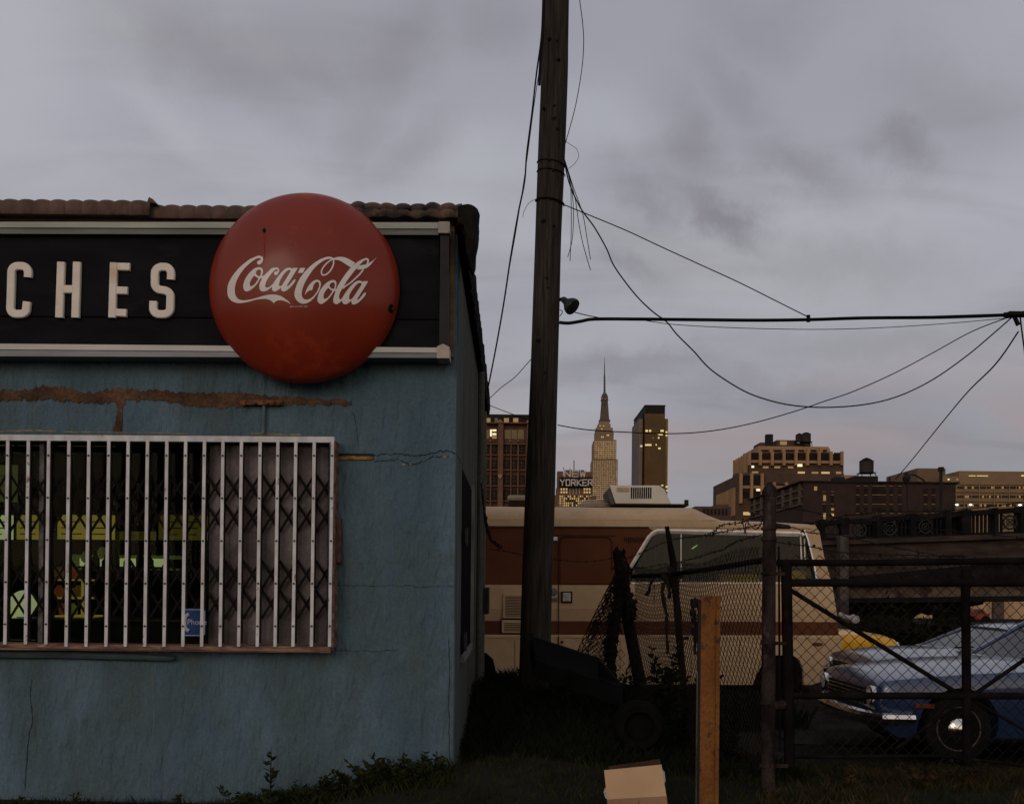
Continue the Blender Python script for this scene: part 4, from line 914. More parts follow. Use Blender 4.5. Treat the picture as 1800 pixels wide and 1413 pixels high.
# cardboard box
bxm = mat('cardboard', (.50, .335, .21), (.44, .29, .18), 6, .85, bump=.08)
cb = thing('cardboard_box', P(1118, 1413, 6.05), 'torn brown cardboard box standing in the dark weeds', 'box')
c4 = [P(1062, 1354, 6.05), P(1163, 1344, 6.1), P(1172, 1402, 6.1), P(1068, 1413, 6.05)]
m_ = MB(); bk = [Vector((v.x+.002, v.y+.02, v.z+.0)) for v in c4]
m_.add(c4+bk, [(0,1,2,3), (0,4,5,1), (1,5,6,2), (2,6,7,3), (3,7,4,0), (4,7,6,5)]); m_.build('carton', bxm, cb)
l4 = [P(1068, 1405, 6.03), P(1172, 1399, 6.08), P(1177, 1450, 6.08), P(1072, 1455, 6.03)]
m_ = MB(); m_.add([l4[0], l4[1], l4[2], l4[3]]+[v+Vector((0, .006, 0)) for v in l4], [(0,1,2,3), (0,4,5,1), (1,5,6,2), (2,6,7,3), (3,7,4,0)]); m_.build('lower_flap', mat('cardboard_dark', (.30, .18, .11), None, 6, .85), cb)
rnd = random.Random(4)
for side, pts in ((1, [(1163,1350),(1168,1356),(1170,1372),(1166,1380)]), (-1, [(1063,1384),(1061,1392),(1064,1402)])):
    m_ = MB()
    for i in range(len(pts)-1):
        a_, b_ = P(*pts[i], 6.12), P(*pts[i+1], 6.12); m_.add([a_, b_, b_-Vector((side*.02, 0, .01)), a_-Vector((side*.016, .0, .004))], [(0, 1, 2, 3)])
    m_.build('torn_paper', mat('torn_white', (.5, .5, .5), None, 9, .9), cb)

bb_ = MB(); q = [P(1070, 1347, 6.5), P(1160, 1334, 6.5), P(1168, 1370, 6.5), P(1072, 1385, 6.5)]
bb_.add(q+[v+Vector((0, .012, 0)) for v in q], [(0,1,2,3), (4,7,6,5), (0,4,5,1), (1,5,6,2), (2,6,7,3), (3,7,4,0)])
tag(bb_.build('cardboard_sheet', mat('brown_card', (.06, .032, .022), None, 6, .9)), 'dark brown cardboard sheet behind the box', 'cardboard')  # much darker brown than the carton in front
# dark tipped metal tray
tr = thing('metal_trough', P(1000, 1200, 9.0), 'dark tipped metal trough leaning against the pole foot', 'trough')
TY = 9.0
tm_ = mat('dark_sheet_metal', (.006, .006, .0065), (.004, .004, .004), 5, .9, spec=.015)
o4 = [(935,1119),(1052,1157),(1086,1196),(1095,1206),(932,1152)]
A = [P(x, y, TY) for x, y in o4]; B = [P(x+6, y+10, TY-.45) for x, y in ((935,1150),(1045,1185),(1078,1222),(1088,1232),(932,1180))]
m_ = MB(); m_.add(A+B, [(0,1,2,3,4), (0,5,6,1), (4,9,5,0), (3,8,9,4), (5,9,8,7,6)]); m_.build('tray', tm_, tr)
rim = mat('worn_rim', (.014, .014, .015), None, 12, .8, spec=.015)
m_ = MB(); m_.tube(A[:3], .011, 6); m_.tube([A[4], A[3]], .010, 6); m_.tube([A[2], A[3]], .014, 6); m_.tube([P(938,1160,TY-.3), P(1000,1180,TY-.3), P(1045,1200,TY-.3)], .008, 6); m_.build('rim', rim, tr, smooth=True)
MB().box(A[0].x-.03, A[0].x+.015, TY-.05, TY+.02, A[4].z, A[0].z+.04).build('end_plate', rim, tr)
tyr = MB(); q = P(1122, 1275, 7.9)
tyr.lathe([(.1, -.02), (.12, -.09), (.17, -.1), (.2, -.06), (.205, 0), (.2, .06), (.17, .1), (.12, .09), (.115, 0)], q, 'y', 28)
tag(tyr.build('old_tyre', mat('tyre_rubber', (.007, .007, .007), None, 9, .95, spec=.015), smooth=True), 'old black tyre lying in the weeds by the trough', 'tyre')

# ---------------------------------------------------------------- weeds and grass
leafm = mat('weed_green', (.026, .030, .012), (.012, .015, .007), 6, .9, spec=.015); leafd = mat('weed_dark', (.010, .012, .007), None, 6, .9, spec=.015)
drym = mat('dry_grass', (.055, .038, .02), (.022, .017, .01), 4, .9, spec=.015)
def weed(px, py, Y, h, spread, n, label, m=None, stems=5):
    rnd = random.Random(px*7+py); b0 = P(px, py, Y); b0.z = min(b0.z, zg(b0.x, Y))-.03; H = h
    r = thing('weed', b0, label, 'weed', 'weeds growing round the lot')
    st_, lf = MB(), MB()
    for s_ in range(stems):
        tipx, tipy = rnd.uniform(-spread, spread), rnd.uniform(-spread, spread)*.6; hh = H*rnd.uniform(.6, 1)
        pts = [b0+Vector((tipx*t*t, tipy*t*t, hh*t)) for t in (0, .25, .5, .75, 1)]
        st_.tube(pts, [.004, .0035, .003, .002, .001], 4)
        for k in range(n):
            t = rnd.uniform(.12, 1); p = b0+Vector((tipx*t*t, tipy*t*t, hh*t)); a_ = rnd.uniform(0, 6.28); l_ = rnd.uniform(.035, .085)*(1.15-.5*t)*(h/.35)**.4
            d = Vector((math.cos(a_), math.sin(a_)*.8, rnd.uniform(.1, 1.0))).normalized(); w_ = d.cross(Vector((rnd.uniform(-1, 1), rnd.uniform(-1, 1), rnd.uniform(-1, 1)))).normalized()*l_*.16
            w_ *= 1.5; lf.add([p, p+d*l_*.5+w_, p+d*l_, p+d*l_*.5-w_], [(0, 1, 2, 3)])
    st_.build('stem', m or leafm, r); lf.build('foliage', m or leafm, r)
weed(475, 1413, 6.45, .42, .05, 26, 'lone tall spindly weed in front of the blue wall', stems=2)
weed(625, 1413, 6.5, .30, .18, 60, 'bushy low weed left of centre against the blue wall', stems=9)
weed(690, 1400, 6.5, .32, .20, 70, 'bushiest weed clump under the wall crack', stems=11)
weed(745, 1395, 6.5, .33, .16, 64, 'dense weed clump nearest the building corner', stems=9)
weed(550, 1430, 6.4, .24, .16, 46, 'low ragged weed right of the lone tall one', stems=7)
weed(655, 1405, 6.42, .27, .16, 60, 'ragged weed tuft between the two bushier clumps', stems=10)
weed(585, 1415, 6.38, .24, .16, 50, 'low spreading weed just right of the wispy one', stems=9)
weed(715, 1400, 6.38, .26, .16, 60, 'low weed in front of the clump under the corner', stems=10)
weed(500, 1432, 6.34, .22, .16, 50, 'low weed at the foot of the lone tall one', stems=9)
weed(770, 1390, 6.45, .20, .1, 50, 'small weed touching the building corner', stems=8)
weed(420, 1435, 6.35, .22, .14, 40, 'small weed left of the lone tall one', stems=6)
weed(305, 1435, 6.4, .19, .05, 30, 'small pointed weed at the foot of the wall below the window centre', stems=4)
weed(135, 1428, 6.5, .15, .04, 22, 'tiny sprig at the wall foot near the left', stems=3)
weed(20, 1432, 6.4, .16, .10, 26, 'small weed in the bottom left corner', stems=4)
weed(1165, 1215, 9.0, 1.0, .22, 70, 'dark leafy weed behind the fence left of the orange post', leafd, stems=9)
weed(1200, 1215, 8.8, .75, .2, 60, 'dark low bush at the foot of the fence line post', leafd, stems=8)
weed(1285, 1230, 8.2, .95, .16, 60, 'dark drooping weed right of the orange post behind the mesh', leafd, stems=6)
weed(1275, 1240, 8.0, .6, .2, 50, 'low dark weed at the base behind the orange post', leafd, stems=7)
weed(1085, 1225, 9.6, .5, .25, 50, 'dark weed beside the trough end', leafd, stems=8)
weed(880, 1200, 10.6, .16, .2, 30, 'low weeds on the mound in front of the rear wheel', leafd, stems=8)
weed(1480, 1400, 6.9, .25, .2, 22, 'dry brown weed inside the gate at left', drym, stems=8)
weed(1620, 1390, 7.0, .28, .25, 22, 'dry tan weed behind the gate centre', drym, stems=9)
weed(1690, 1385, 7.2, .25, .2, 22, 'dry tan weed by the gate upright', drym, stems=8)
weed(1760, 1420, 7.0, .2, .2, 18, 'dry weed in the lower right corner', drym, stems=7)
def grass(name, n, xr, yr, h, m, seed, dens=None):
    rnd = random.Random(seed); m_ = MB()
    for _ in range(n):
        x, y = rnd.uniform(*xr), rnd.uniform(*yr)
        if x < WX+.02 and y > FY-.08: continue
        if dens and noise.noise(Vector((x*1.3, y*1.3, seed))) < dens: continue
        z_ = zg(x, y)-.01; hh = h*rnd.uniform(.35, 1.2); a_ = rnd.uniform(0, 6.28); lx, ly = hh*rnd.uniform(-.6, .6), hh*rnd.uniform(-.5, .5); wx, wy = math.cos(a_)*.004, math.sin(a_)*.004
        m_.add([(x-wx, y-wy, z_), (x+wx, y+wy, z_), (x+lx*.4+wx*.6, y+ly*.4+wy*.6, z_+hh*.6), (x+lx, y+ly, z_+hh)], [(0, 1, 2), (0, 2, 3)])
    return m_.build(name, m, kind='stuff')
_ = (grass('grass', 26000, (-3.6, 5), (5.9, 9.4), .07, leafm, 3, -.35), grass('grass', 16000, (-.4, 2.2), (7.2, 12.5), .13, leafd, 5), grass('dry_grass', 9000, (1.6, 5.2), (6.0, 9.0), .09, drym, 8, -.05), grass('grass', 2200, (-1.75, -.36), (6.3, 6.66), .08, leafm, 21), grass('grass', 1500, (-3.2, -1.7), (6.3, 6.66), .06, leafm, 22), grass('grass', 9000, (.6, 3.5), (11.6, 14.2), .26, leafd, 11), grass('grass', 1500, (-1.0, .8), (12.4, 14.2), .2, leafd, 12))

# ---------------------------------------------------------------- motorhome
RY = 15.0
rv = thing('motorhome', P(1100, 1222, RY), 'beige and brown motorhome parked behind the torn fence', 'motorhome')
beige = mat('rv_beige', (.43, .30, .185), (.39, .265, .16), 1.5, .5, coat=.1, fine=(12, .06), third=(.33, .22, .13), tscale=2.2, tcut=(.5, .8))
brownp = mat('rv_brown', (.105, .038, .019), (.08, .03, .016), 1.5, .6, spec=.015)
def pxz(pts, Y=RY): return [(P(x, y, Y).x, P(x, y, Y).z) for x, y in pts]
XL = 640
archs = lambda: None
low = [(XL,1115),(1477,1117),(1479,1125),(1479,1165),(1447,1167),(1446,1196),(1425,1203),(1412,1203),(1411,1176),(1405,1160),(1393,1151),(1362,1151),(1348,1158),(1336,1172),(1327,1190),(1322,1203),(874,1201),(872,1180),(867,1158),(855,1147),(828,1147),(815,1158),(808,1180),(806,1200),(XL,1200)]
MB().prism(pxz(low), RY-.03, RY+2.15).build('lower_body', beige, rv)
MB().prism(pxz([(XL,1114.3),(1476,1116.3),(1476,1121),(XL,1119)]), RY-.042, RY-.03).build('skirt_moulding', mat('rv_cream', (.5, .36, .22), None, 2, .4), rv)
MB().prism(pxz([(XL,1090),(1472,1093),(1474,1117),(XL,1114.8)]), RY-.012, RY+2.1).build('brown_stripe', brownp, rv)
m_ = MB(); zz_ = [(1027,0),(1069,0),(1071,.004),(1091,.035)]
rings = []
for xx, xr in ((XL, None), (1460, 1)):
    ring = []
    for (y, d) in zz_:
        xo = xx if xr is None else 1462+(y-1027)*.17; yp = y+(0 if xr is None else 2); q = P(xo, yp, RY); ring.append((q.x, RY-.025+d, q.z))
    for (y, d) in reversed(zz_):
        xo = xx if xr is None else 1462+(y-1027)*.17; yp = y+(0 if xr is None else 2); q = P(xo, yp, RY); ring.append((q.x, RY+2.12-d, q.z))
    rings.append(ring)
m_.loft(rings); m_.build('beltline', beige, rv)
MB().prism(pxz([(XL,924),(1140,927),(1150,933),(1108,1004),(1108,1029),(XL,1027)]), RY-.012, RY+2.1).build('brown_band', brownp, rv)
# cab sides: pillar and sill round the glass
MB().prism(pxz([(1108,1022),(1434,1022),(1433,1030),(1108,1029)]), RY-.016, RY+2.1).build('window_sill', beige, rv)
MB().prism(pxz([(1413,924),(1432,922),(1440,935),(1448,978),(1463,1030),(1434,1030),(1430,1000),(1420,955),(1411,940)]), RY-.014, RY+2.1).build('front_pillar', beige, rv)
MB().prism(pxz([(1136,926),(1430,926),(1418,941),(1152,934)]), RY-.013, RY+2.1).build('window_header', beige, rv)
# roof cap: rounded edge, lofted along the length
def roof_sec(xpx, ytop, yb, inset):
    q0 = P(xpx, yb, RY); q1 = P(xpx, ytop, RY); h = q1.z-q0.z; X = q0.x; r = []
    for d, hh in ((-.03, 0), (-.03, .32), (-.024, .42), (.02, .62), (.10, .82), (.22, .94), (.42, 1.0)): r.append((X, RY+d+inset, q0.z+h*hh))
    for d, hh in reversed(((-.03, 0), (-.03, .32), (-.024, .42), (.02, .62), (.10, .82), (.22, .94), (.42, 1.0))): r.append((X, RY+2.15-d-inset, q0.z+h*hh))
    return r
m_ = MB(); m_.loft([roof_sec(XL, 885, 925, 0), roof_sec(1222, 889, 927, 0), roof_sec(1250, 903, 927, 0), roof_sec(1272, 912, 928, 0), roof_sec(1340, 914, 928, 0), roof_sec(1425, 919, 929, 0), roof_sec(1436, 923, 930, .06), roof_sec(1441, 929, 932, .12)])
m_.build('roof_cap', beige, rv, smooth=True)
MB().prism(pxz([(XL,923.2),(1140,925.6),(1140,928),(XL,926)]), RY-.034, RY-.012).build('drip_rail', mat('rv_shadow_rail', (.05, .03, .02), None, 6, .6), rv)
MB().tube([P(XL, 910.5, RY-.024), P(1262, 914, RY-.026)], .007, 5).build('roof_crease', mat('rv_highlight', (.5, .38, .25), None, 4, .5), rv)
for x_ in (905, 1090, 1215, 1300): MB().tube([P(x_, 1124, RY-.031), P(x_, 1196 if x_ < 1300 else 1150, RY-.031)], .004, 4).build('panel_seam', mat('seam_dark', (.03, .017, .01), None, 6, .8), rv)
for x_ in (945, 1150): MB().tube([P(x_, 1029, RY-.027), P(x_, 1068, RY-.027)], .004, 4).build('panel_seam', MATS['seam_dark'], rv)
x0, x1, z0, z1 = RC(1178, 1198, 1140, 1160, RY-.03); MB().bbox(x0, x1, RY-.045, RY-.02, z0, z1, .008).build('filler_flap', beige, rv)
# glazing
rvgl = glass('rv_glass', (.6, .64, .56), 1.3)
MB().prism(pxz([(1110,1022),(1112,1004),(1152,936),(1411,941),(1419,960),(1430,1000),(1433,1022)]), RY+.004, RY+.012).build('cab_window', rvgl, rv)
chrome = mat('chrome', (.75, .72, .68), (.6, .58, .55), 6, .18, metal=1)
pale_trim = mat('pale_trim', (.80, .72, .64), None, 6, .35, metal=.3)
m_ = MB(); m_.tube([P(x, y, RY-.025) for x, y in ((1104,1004),(1140,944),(1148,936),(1156,932.5),(1300,935),(1408,937.5),(1413,941))], .030, 6); m_.tube([P(x, y, RY-.02) for x, y in ((1108,1001),(1145,942),(1156,936),(1404,941.5))], .012, 6)
m_.build('window_trim', pale_trim, rv, smooth=True)
m_ = MB(); m_.tube([P(x, y, RY-.02) for x, y in ((1412,932),(1418,948),(1425,975),(1430,998),(1433,1016))], .03, 6); m_.build('windshield_trim', chrome, rv, smooth=True)
m_ = MB(); m_.tube([P(1197, 936, RY-.012), P(1197, 1024, RY-.012)], .010, 6); m_.tube([P(1407, 942, RY-.01), P(1409, 990, RY-.01)], .012, 6); m_.tube([P(1414, 946, RY-.01), P(1415, 990, RY-.01)], .010, 6); m_.tube([P(1110,1025.5,RY-.02), P(1433,1025.5,RY-.02)], .012, 6)
m_.build('window_divider', pale_trim, rv)
# curtain, and yellow blocks added for a reflection in the cab window
curt = mat('rv_curtain', (.075, .08, .058), (.045, .05, .04), 5, .9, stretch=(6, 1, .4))
m_ = MB(); rows = []
for i in range(120):
    xx = 1122+i*2.5
    if xx > 1395: break
    q = P(xx, 940, RY+.5); rows.append([(q.x, RY+.5+.03*math.sin(i*.9), P(xx, 928, RY+.5).z), (q.x, RY+.5+.03*math.sin(i*.9+.5), P(xx, 1030, RY+.5).z)])
for r_ in rows: m_.v += r_
m_.f += [(2*i, 2*i+2, 2*i+3, 2*i+1) for i in range(len(rows)-1)]
m_.build('curtain', curt, rv, smooth='all')
ys_ = mat('reflection_yellow', (.85, .50, .06), (.75, .42, .05), 3, .5, emit=(.5, .27, .02), estr=.0)
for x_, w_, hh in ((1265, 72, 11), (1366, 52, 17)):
    x0, x1, z0, z1 = RC(x_, x_+w_, 1022-hh*1.2, 1030, RY+.05); MB().bbox(x0, x1, RY+.03, RY+.3, z0, z1, .05).build('yellow_reflection', ys_, rv, smooth=True)
m_ = MB(); q = P(1220, 961, RY+.49); m_.prism([(q.x-.05, q.z-.03), (q.x+.03, q.z+.025), (q.x+.05, q.z+.03), (q.x-.03, q.z-.03)], RY+.43, RY+.45); m_.build('dome_light', mat('lit_dome', (.6, .7, .4), None, 3, .5, emit=(.55, .8, .4), estr=1.2), rv)
MB().prism(pxz([(700,930),(1100,930),(1100,1090),(1440,1090),(1440,1110),(700,1110)]), RY+.1, RY+2.0).build('cabin_floor', dark_in, rv)
MB().prism(pxz([(1100,928),(1412,928),(1420,960),(1430,1022),(1100,1022)]), RY+1.9, RY+1.95).build('cabin_wall', dark_in, rv)
# door, vents, hatches
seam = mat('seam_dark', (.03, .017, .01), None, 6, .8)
m_ = MB(); dpts = [P(x, y, RY-.036) for x, y in ((982,1145),(982,960),(984,948),(990,943.5),(1065,944),(1073,947),(1076,956),(1075,1003))]
m_.tube(dpts, .0075, 5); m_.tube([P(982,1118,RY-.05), P(982,1150,RY-.05)], .008, 5); m_.build('door_seam', seam, rv, smooth=True)
dp_ = MB(); dp_.prism(pxz([(985,1026),(985,958),(988,948),(994,946),(1064,946),(1071,950),(1073,958),(1073,1026)]), RY-.03, RY-.013); dp_.build('entry_door', brownp, rv)
MB().tube([P(978,939.5,RY-.02), P(1084,940.5,RY-.02)], .01, 6).build('door_gutter', brownp, rv)
x0, x1, z0, z1 = RC(986, 1006, 1039, 1059, RY-.03); fr = MB().box(x0, x1, RY-.055, RY-.024, z0, z1).build('door_lock', MATS['seam_dark'], rv)
m_ = MB(); m_.bbox(x0+.025, x1-.025, RY-.068, RY-.055, z0+.02, z1-.02, .006); m_.box(x0+.05, x1-.05, RY-.085, RY-.068, (z0+z1)/2-.01, (z0+z1)/2+.04); m_.build('handle', mat('lock_steel', (.35, .34, .34), (.2, .2, .2), 12, .35, metal=.6), fr)
m_ = MB(); q = P(973, 1040, RY-.04); m_.lathe([(.001, -.02), (.045, -.015), (.06, .012)], q, 'y', 12); m_.box(q.x-.04, q.x+.06, RY-.05, RY-.02, q.z-.14, q.z-.09); m_.build('door_lamp', mat('lens_grey', (.12, .11, .11), None, 6, .3), rv)
m_ = MB(); q = P(988, 1128, RY-.04); m_.lathe([(.001, -.02), (.02, -.012), (.022, .006)], q, 'y', 10); q = P(1431, 959, RY-.03); m_.lathe([(.001, -.02), (.02, -.012), (.022, .012)], q, 'y', 10); m_.build('marker_knob', seam, rv)
q = P(975, 947, RY-.03); MB().bbox(q.x-.04, q.x+.04, RY-.06, RY-.012, q.z-.03, q.z+.03, .01).build('porch_lamp', mat('white_lens', (.6, .6, .65), None, 5, .3), rv)
def vent(x0p, x1p, y0p, y1p, n, nm, proud=.02):
    x0, x1, z0, z1 = RC(x0p, x1p, y0p, y1p, RY-.03)
    f_ = MB().bbox(x0, x1, RY-.03-proud, RY-.02, z0, z1, .006).build(nm, beige, rv)
    s_ = MB(); gap = (z1-z0-.06)/n
    for k in range(n): s_.box(x0+.035, x1-.03, RY-.033-proud, RY-.029-proud, z0+.03+k*gap, z0+.03+k*gap+gap*.45)
    s_.build('slots', seam, f_)
vent(884, 925, 1043, 1086, 13, 'refrigerator_vent'); vent(882, 926, 1089.5, 1112, 5, 'furnace_vent')
m_ = MB(); x0, x1, z0, z1 = RC(880, 928, 1087, 1113, RY-.02); m_.box(x0, x1, RY-.032, RY-.013, z0, z1); m_.build('vent_surround', seam, rv)
m_ = MB(); q = P(1437, 1132, RY-.03); m_.lathe([(.001, -.03), (.06, -.025), (.085, 0)], q, 'y', 14)
for v_i in range(len(m_.v)): v_ = m_.v[v_i]; m_.v[v_i] = (v_[0], v_[1], q.z+(v_[2]-q.z)*.35)
m_.build('side_marker_lamp', mat('marker_red', (.09, .03, .03), None, 5, .3), rv, smooth=True)
# stripes text: short slanted vents behind the door top
m_ = MB()
for k in range(11): q = P(1098+k*3.6, 947+ (k % 3)*.8, RY-.014); m_.box(q.x-.009, q.x+.008, RY-.02, RY-.012, q.z-.035-(k % 4)*.008, q.z+.03)
m_.build('side_emblem', mat('emblem_dark', (.02, .01, .008), None, 6, .6), rv)
# roof equipment
ac = MB(); AYc = 15.5; pts = [(1072,853),(1158,853),(1168,860),(1180,886),(1083,886)]
o_ = [(P(x, y, AYc).x, P(x, y, AYc).z-.0) for x, y in pts]
inn = [(x*1.0+.0, z) for x, z in o_]
ac.prism(o_, AYc, AYc+.9)
acw = mat('ac_white', (.56, .52, .45), (.5, .46, .40), 3, .55)
aco = ac.build('air_conditioner', acw, rv)
m_ = MB(); l_ = [(P(x, y, AYc+.0).x, P(x, y, AYc).z) for x, y in ((1068,862),(1074,853.5),(1084,886),(1076,886))]; m_.prism(l_, AYc+.05, AYc+.85); m_.build('shaded_side', mat('ac_shadow', (.10, .09, .07), None, 6, .7), aco)  # left side of the unit coloured dark for its shade
m_ = MB()
for k in range(10):
    xs_ = 1109+k*3.75; x0, x1, z0, z1 = RC(xs_, xs_+2.3, 856.5, 876, AYc-.005); m_.box(x0, x1, AYc-.006, AYc+.01, z0, z1)
m_.build('intake_slots', mat('slot_black', (.006, .006, .006), None, 6, .9), aco)
x0, x1, z0, z1 = RC(1084, 1106, 857, 864.5, AYc); MB().box(x0, x1, AYc-.006, AYc+.01, z0, z1).build('label_plate', mat('ac_tan', (.40, .30, .20), None, 6, .6), aco)
x0, x1, z0, z1 = RC(1078, 1210, 885.3, 888.5, AYc); m_ = MB(); m_.box(x0, x1, AYc-.03, AYc+.95, z0, z1); q = P(1207, 884, AYc); m_.box(q.x-.03, q.x+.03, AYc, AYc+.05, q.z-.02, q.z+.05); m_.build('base_gasket', seam, aco)
q = P(1046, 887, 15.9); MB().lathe([(.27, -.05), (.27, .0), (.22, .03), (.22, .045), (.16, .06), (.15, .072), (.05, .08), (.001, .08)], q, 'z', 24).build('roof_vent', mat('vent_tan', (.30, .23, .16), None, 5, .6), rv)
m_ = MB(); x0, x1, z0, z1 = RC(892, 960, 870, 880, 15.7); m_.bbox(x0, x1, 15.7, 16.2, z0, z1, .035); m_.build('roof_hatch', mat('hatch_tan', (.34, .27, .19), None, 5, .6), rv, smooth=True)
x0, x1, z0, z1 = RC(894, 958, 880, 887, 15.72); MB().box(x0, x1, 15.72, 16.15, z0-.02, z0+.06).build('hatch_base', seam, rv)
tyre_m = mat('tyre_rubber2', (.009, .009, .009), None, 9, .9, spec=.015)
def wheel(par, c, R, W, rimm, cap=True, ring=None, out=-1):
    t = MB(); w2 = W/2
    t.lathe([(R*.62, out*w2*.9), (R*.8, out*w2*1.0), (R*.95, out*w2*.85), (R, out*w2*.4), (R, -out*w2*.4), (R*.95, -out*w2*.85), (R*.6, -out*w2)], c, 'y', 36)
    wh = t.build('wheel', tyre_m, par, smooth=True)
    r = MB(); r.lathe([(R*.62, out*w2*.92), (R*.58, out*w2*.98), (R*.52, out*w2*.7), (R*.3, out*w2*.55), (R*.28, out*w2*.5)], c, 'y', 32); r.build('rim', rimm, wh, smooth=True)
    if cap: h = MB(); h.lathe([(R*.32, out*w2*.55), (R*.30, out*w2*.95), (R*.2, out*w2*1.2), (R*.08, out*w2*1.32), (.001, out*w2*1.34)], c, 'y', 28); h.build('hubcap', chrome, wh, smooth=True)
    if ring: g_ = MB(); g_.lathe([(R*.60, out*w2*.96), (R*.615, out*w2*1.06), (R*.635, out*w2*1.06), (R*.65, out*w2*.94)], c, 'y', 48, False); g_.build('whitewall', ring, wh, smooth=True)
    return wh
dark_rim = mat('dark_rim', (.006, .006, .006), None, 9, .8, spec=.015)
for x_ in (1376, 840):
    q = P(x_, 1187, RY+.12); wheel(rv, (q.x, RY+.15, q.z), .31, .22, dark_rim, cap=False)
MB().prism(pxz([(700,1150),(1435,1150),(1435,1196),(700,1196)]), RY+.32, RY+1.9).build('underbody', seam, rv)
for y0_, y1_, x0_ in ((1172,1176,1446),(1194,1199,1448)):
    x0, x1, z0, z1 = RC(x0_, 1482, y0_, y1_, RY); MB().bbox(x0, x1+.03, RY-.02, RY+2.1, z0, z1, .01).build('bumper', chrome, rv)
# mirror
m_ = MB(); m_.tube([P(1476,1078,RY-.1), P(1483,1083,RY-.15), P(1498,1087,RY-.15)], .035, 8); q = P(1502, 1088, RY-.15); m_.lathe([(.02, -.08), (.06, -.06), (.07, .06), (.02, .08)], q, 'y', 14); m_.build('mirror', mat('mirror_grey', (.28, .26, .26), None, 9, .4), rv, smooth=True)

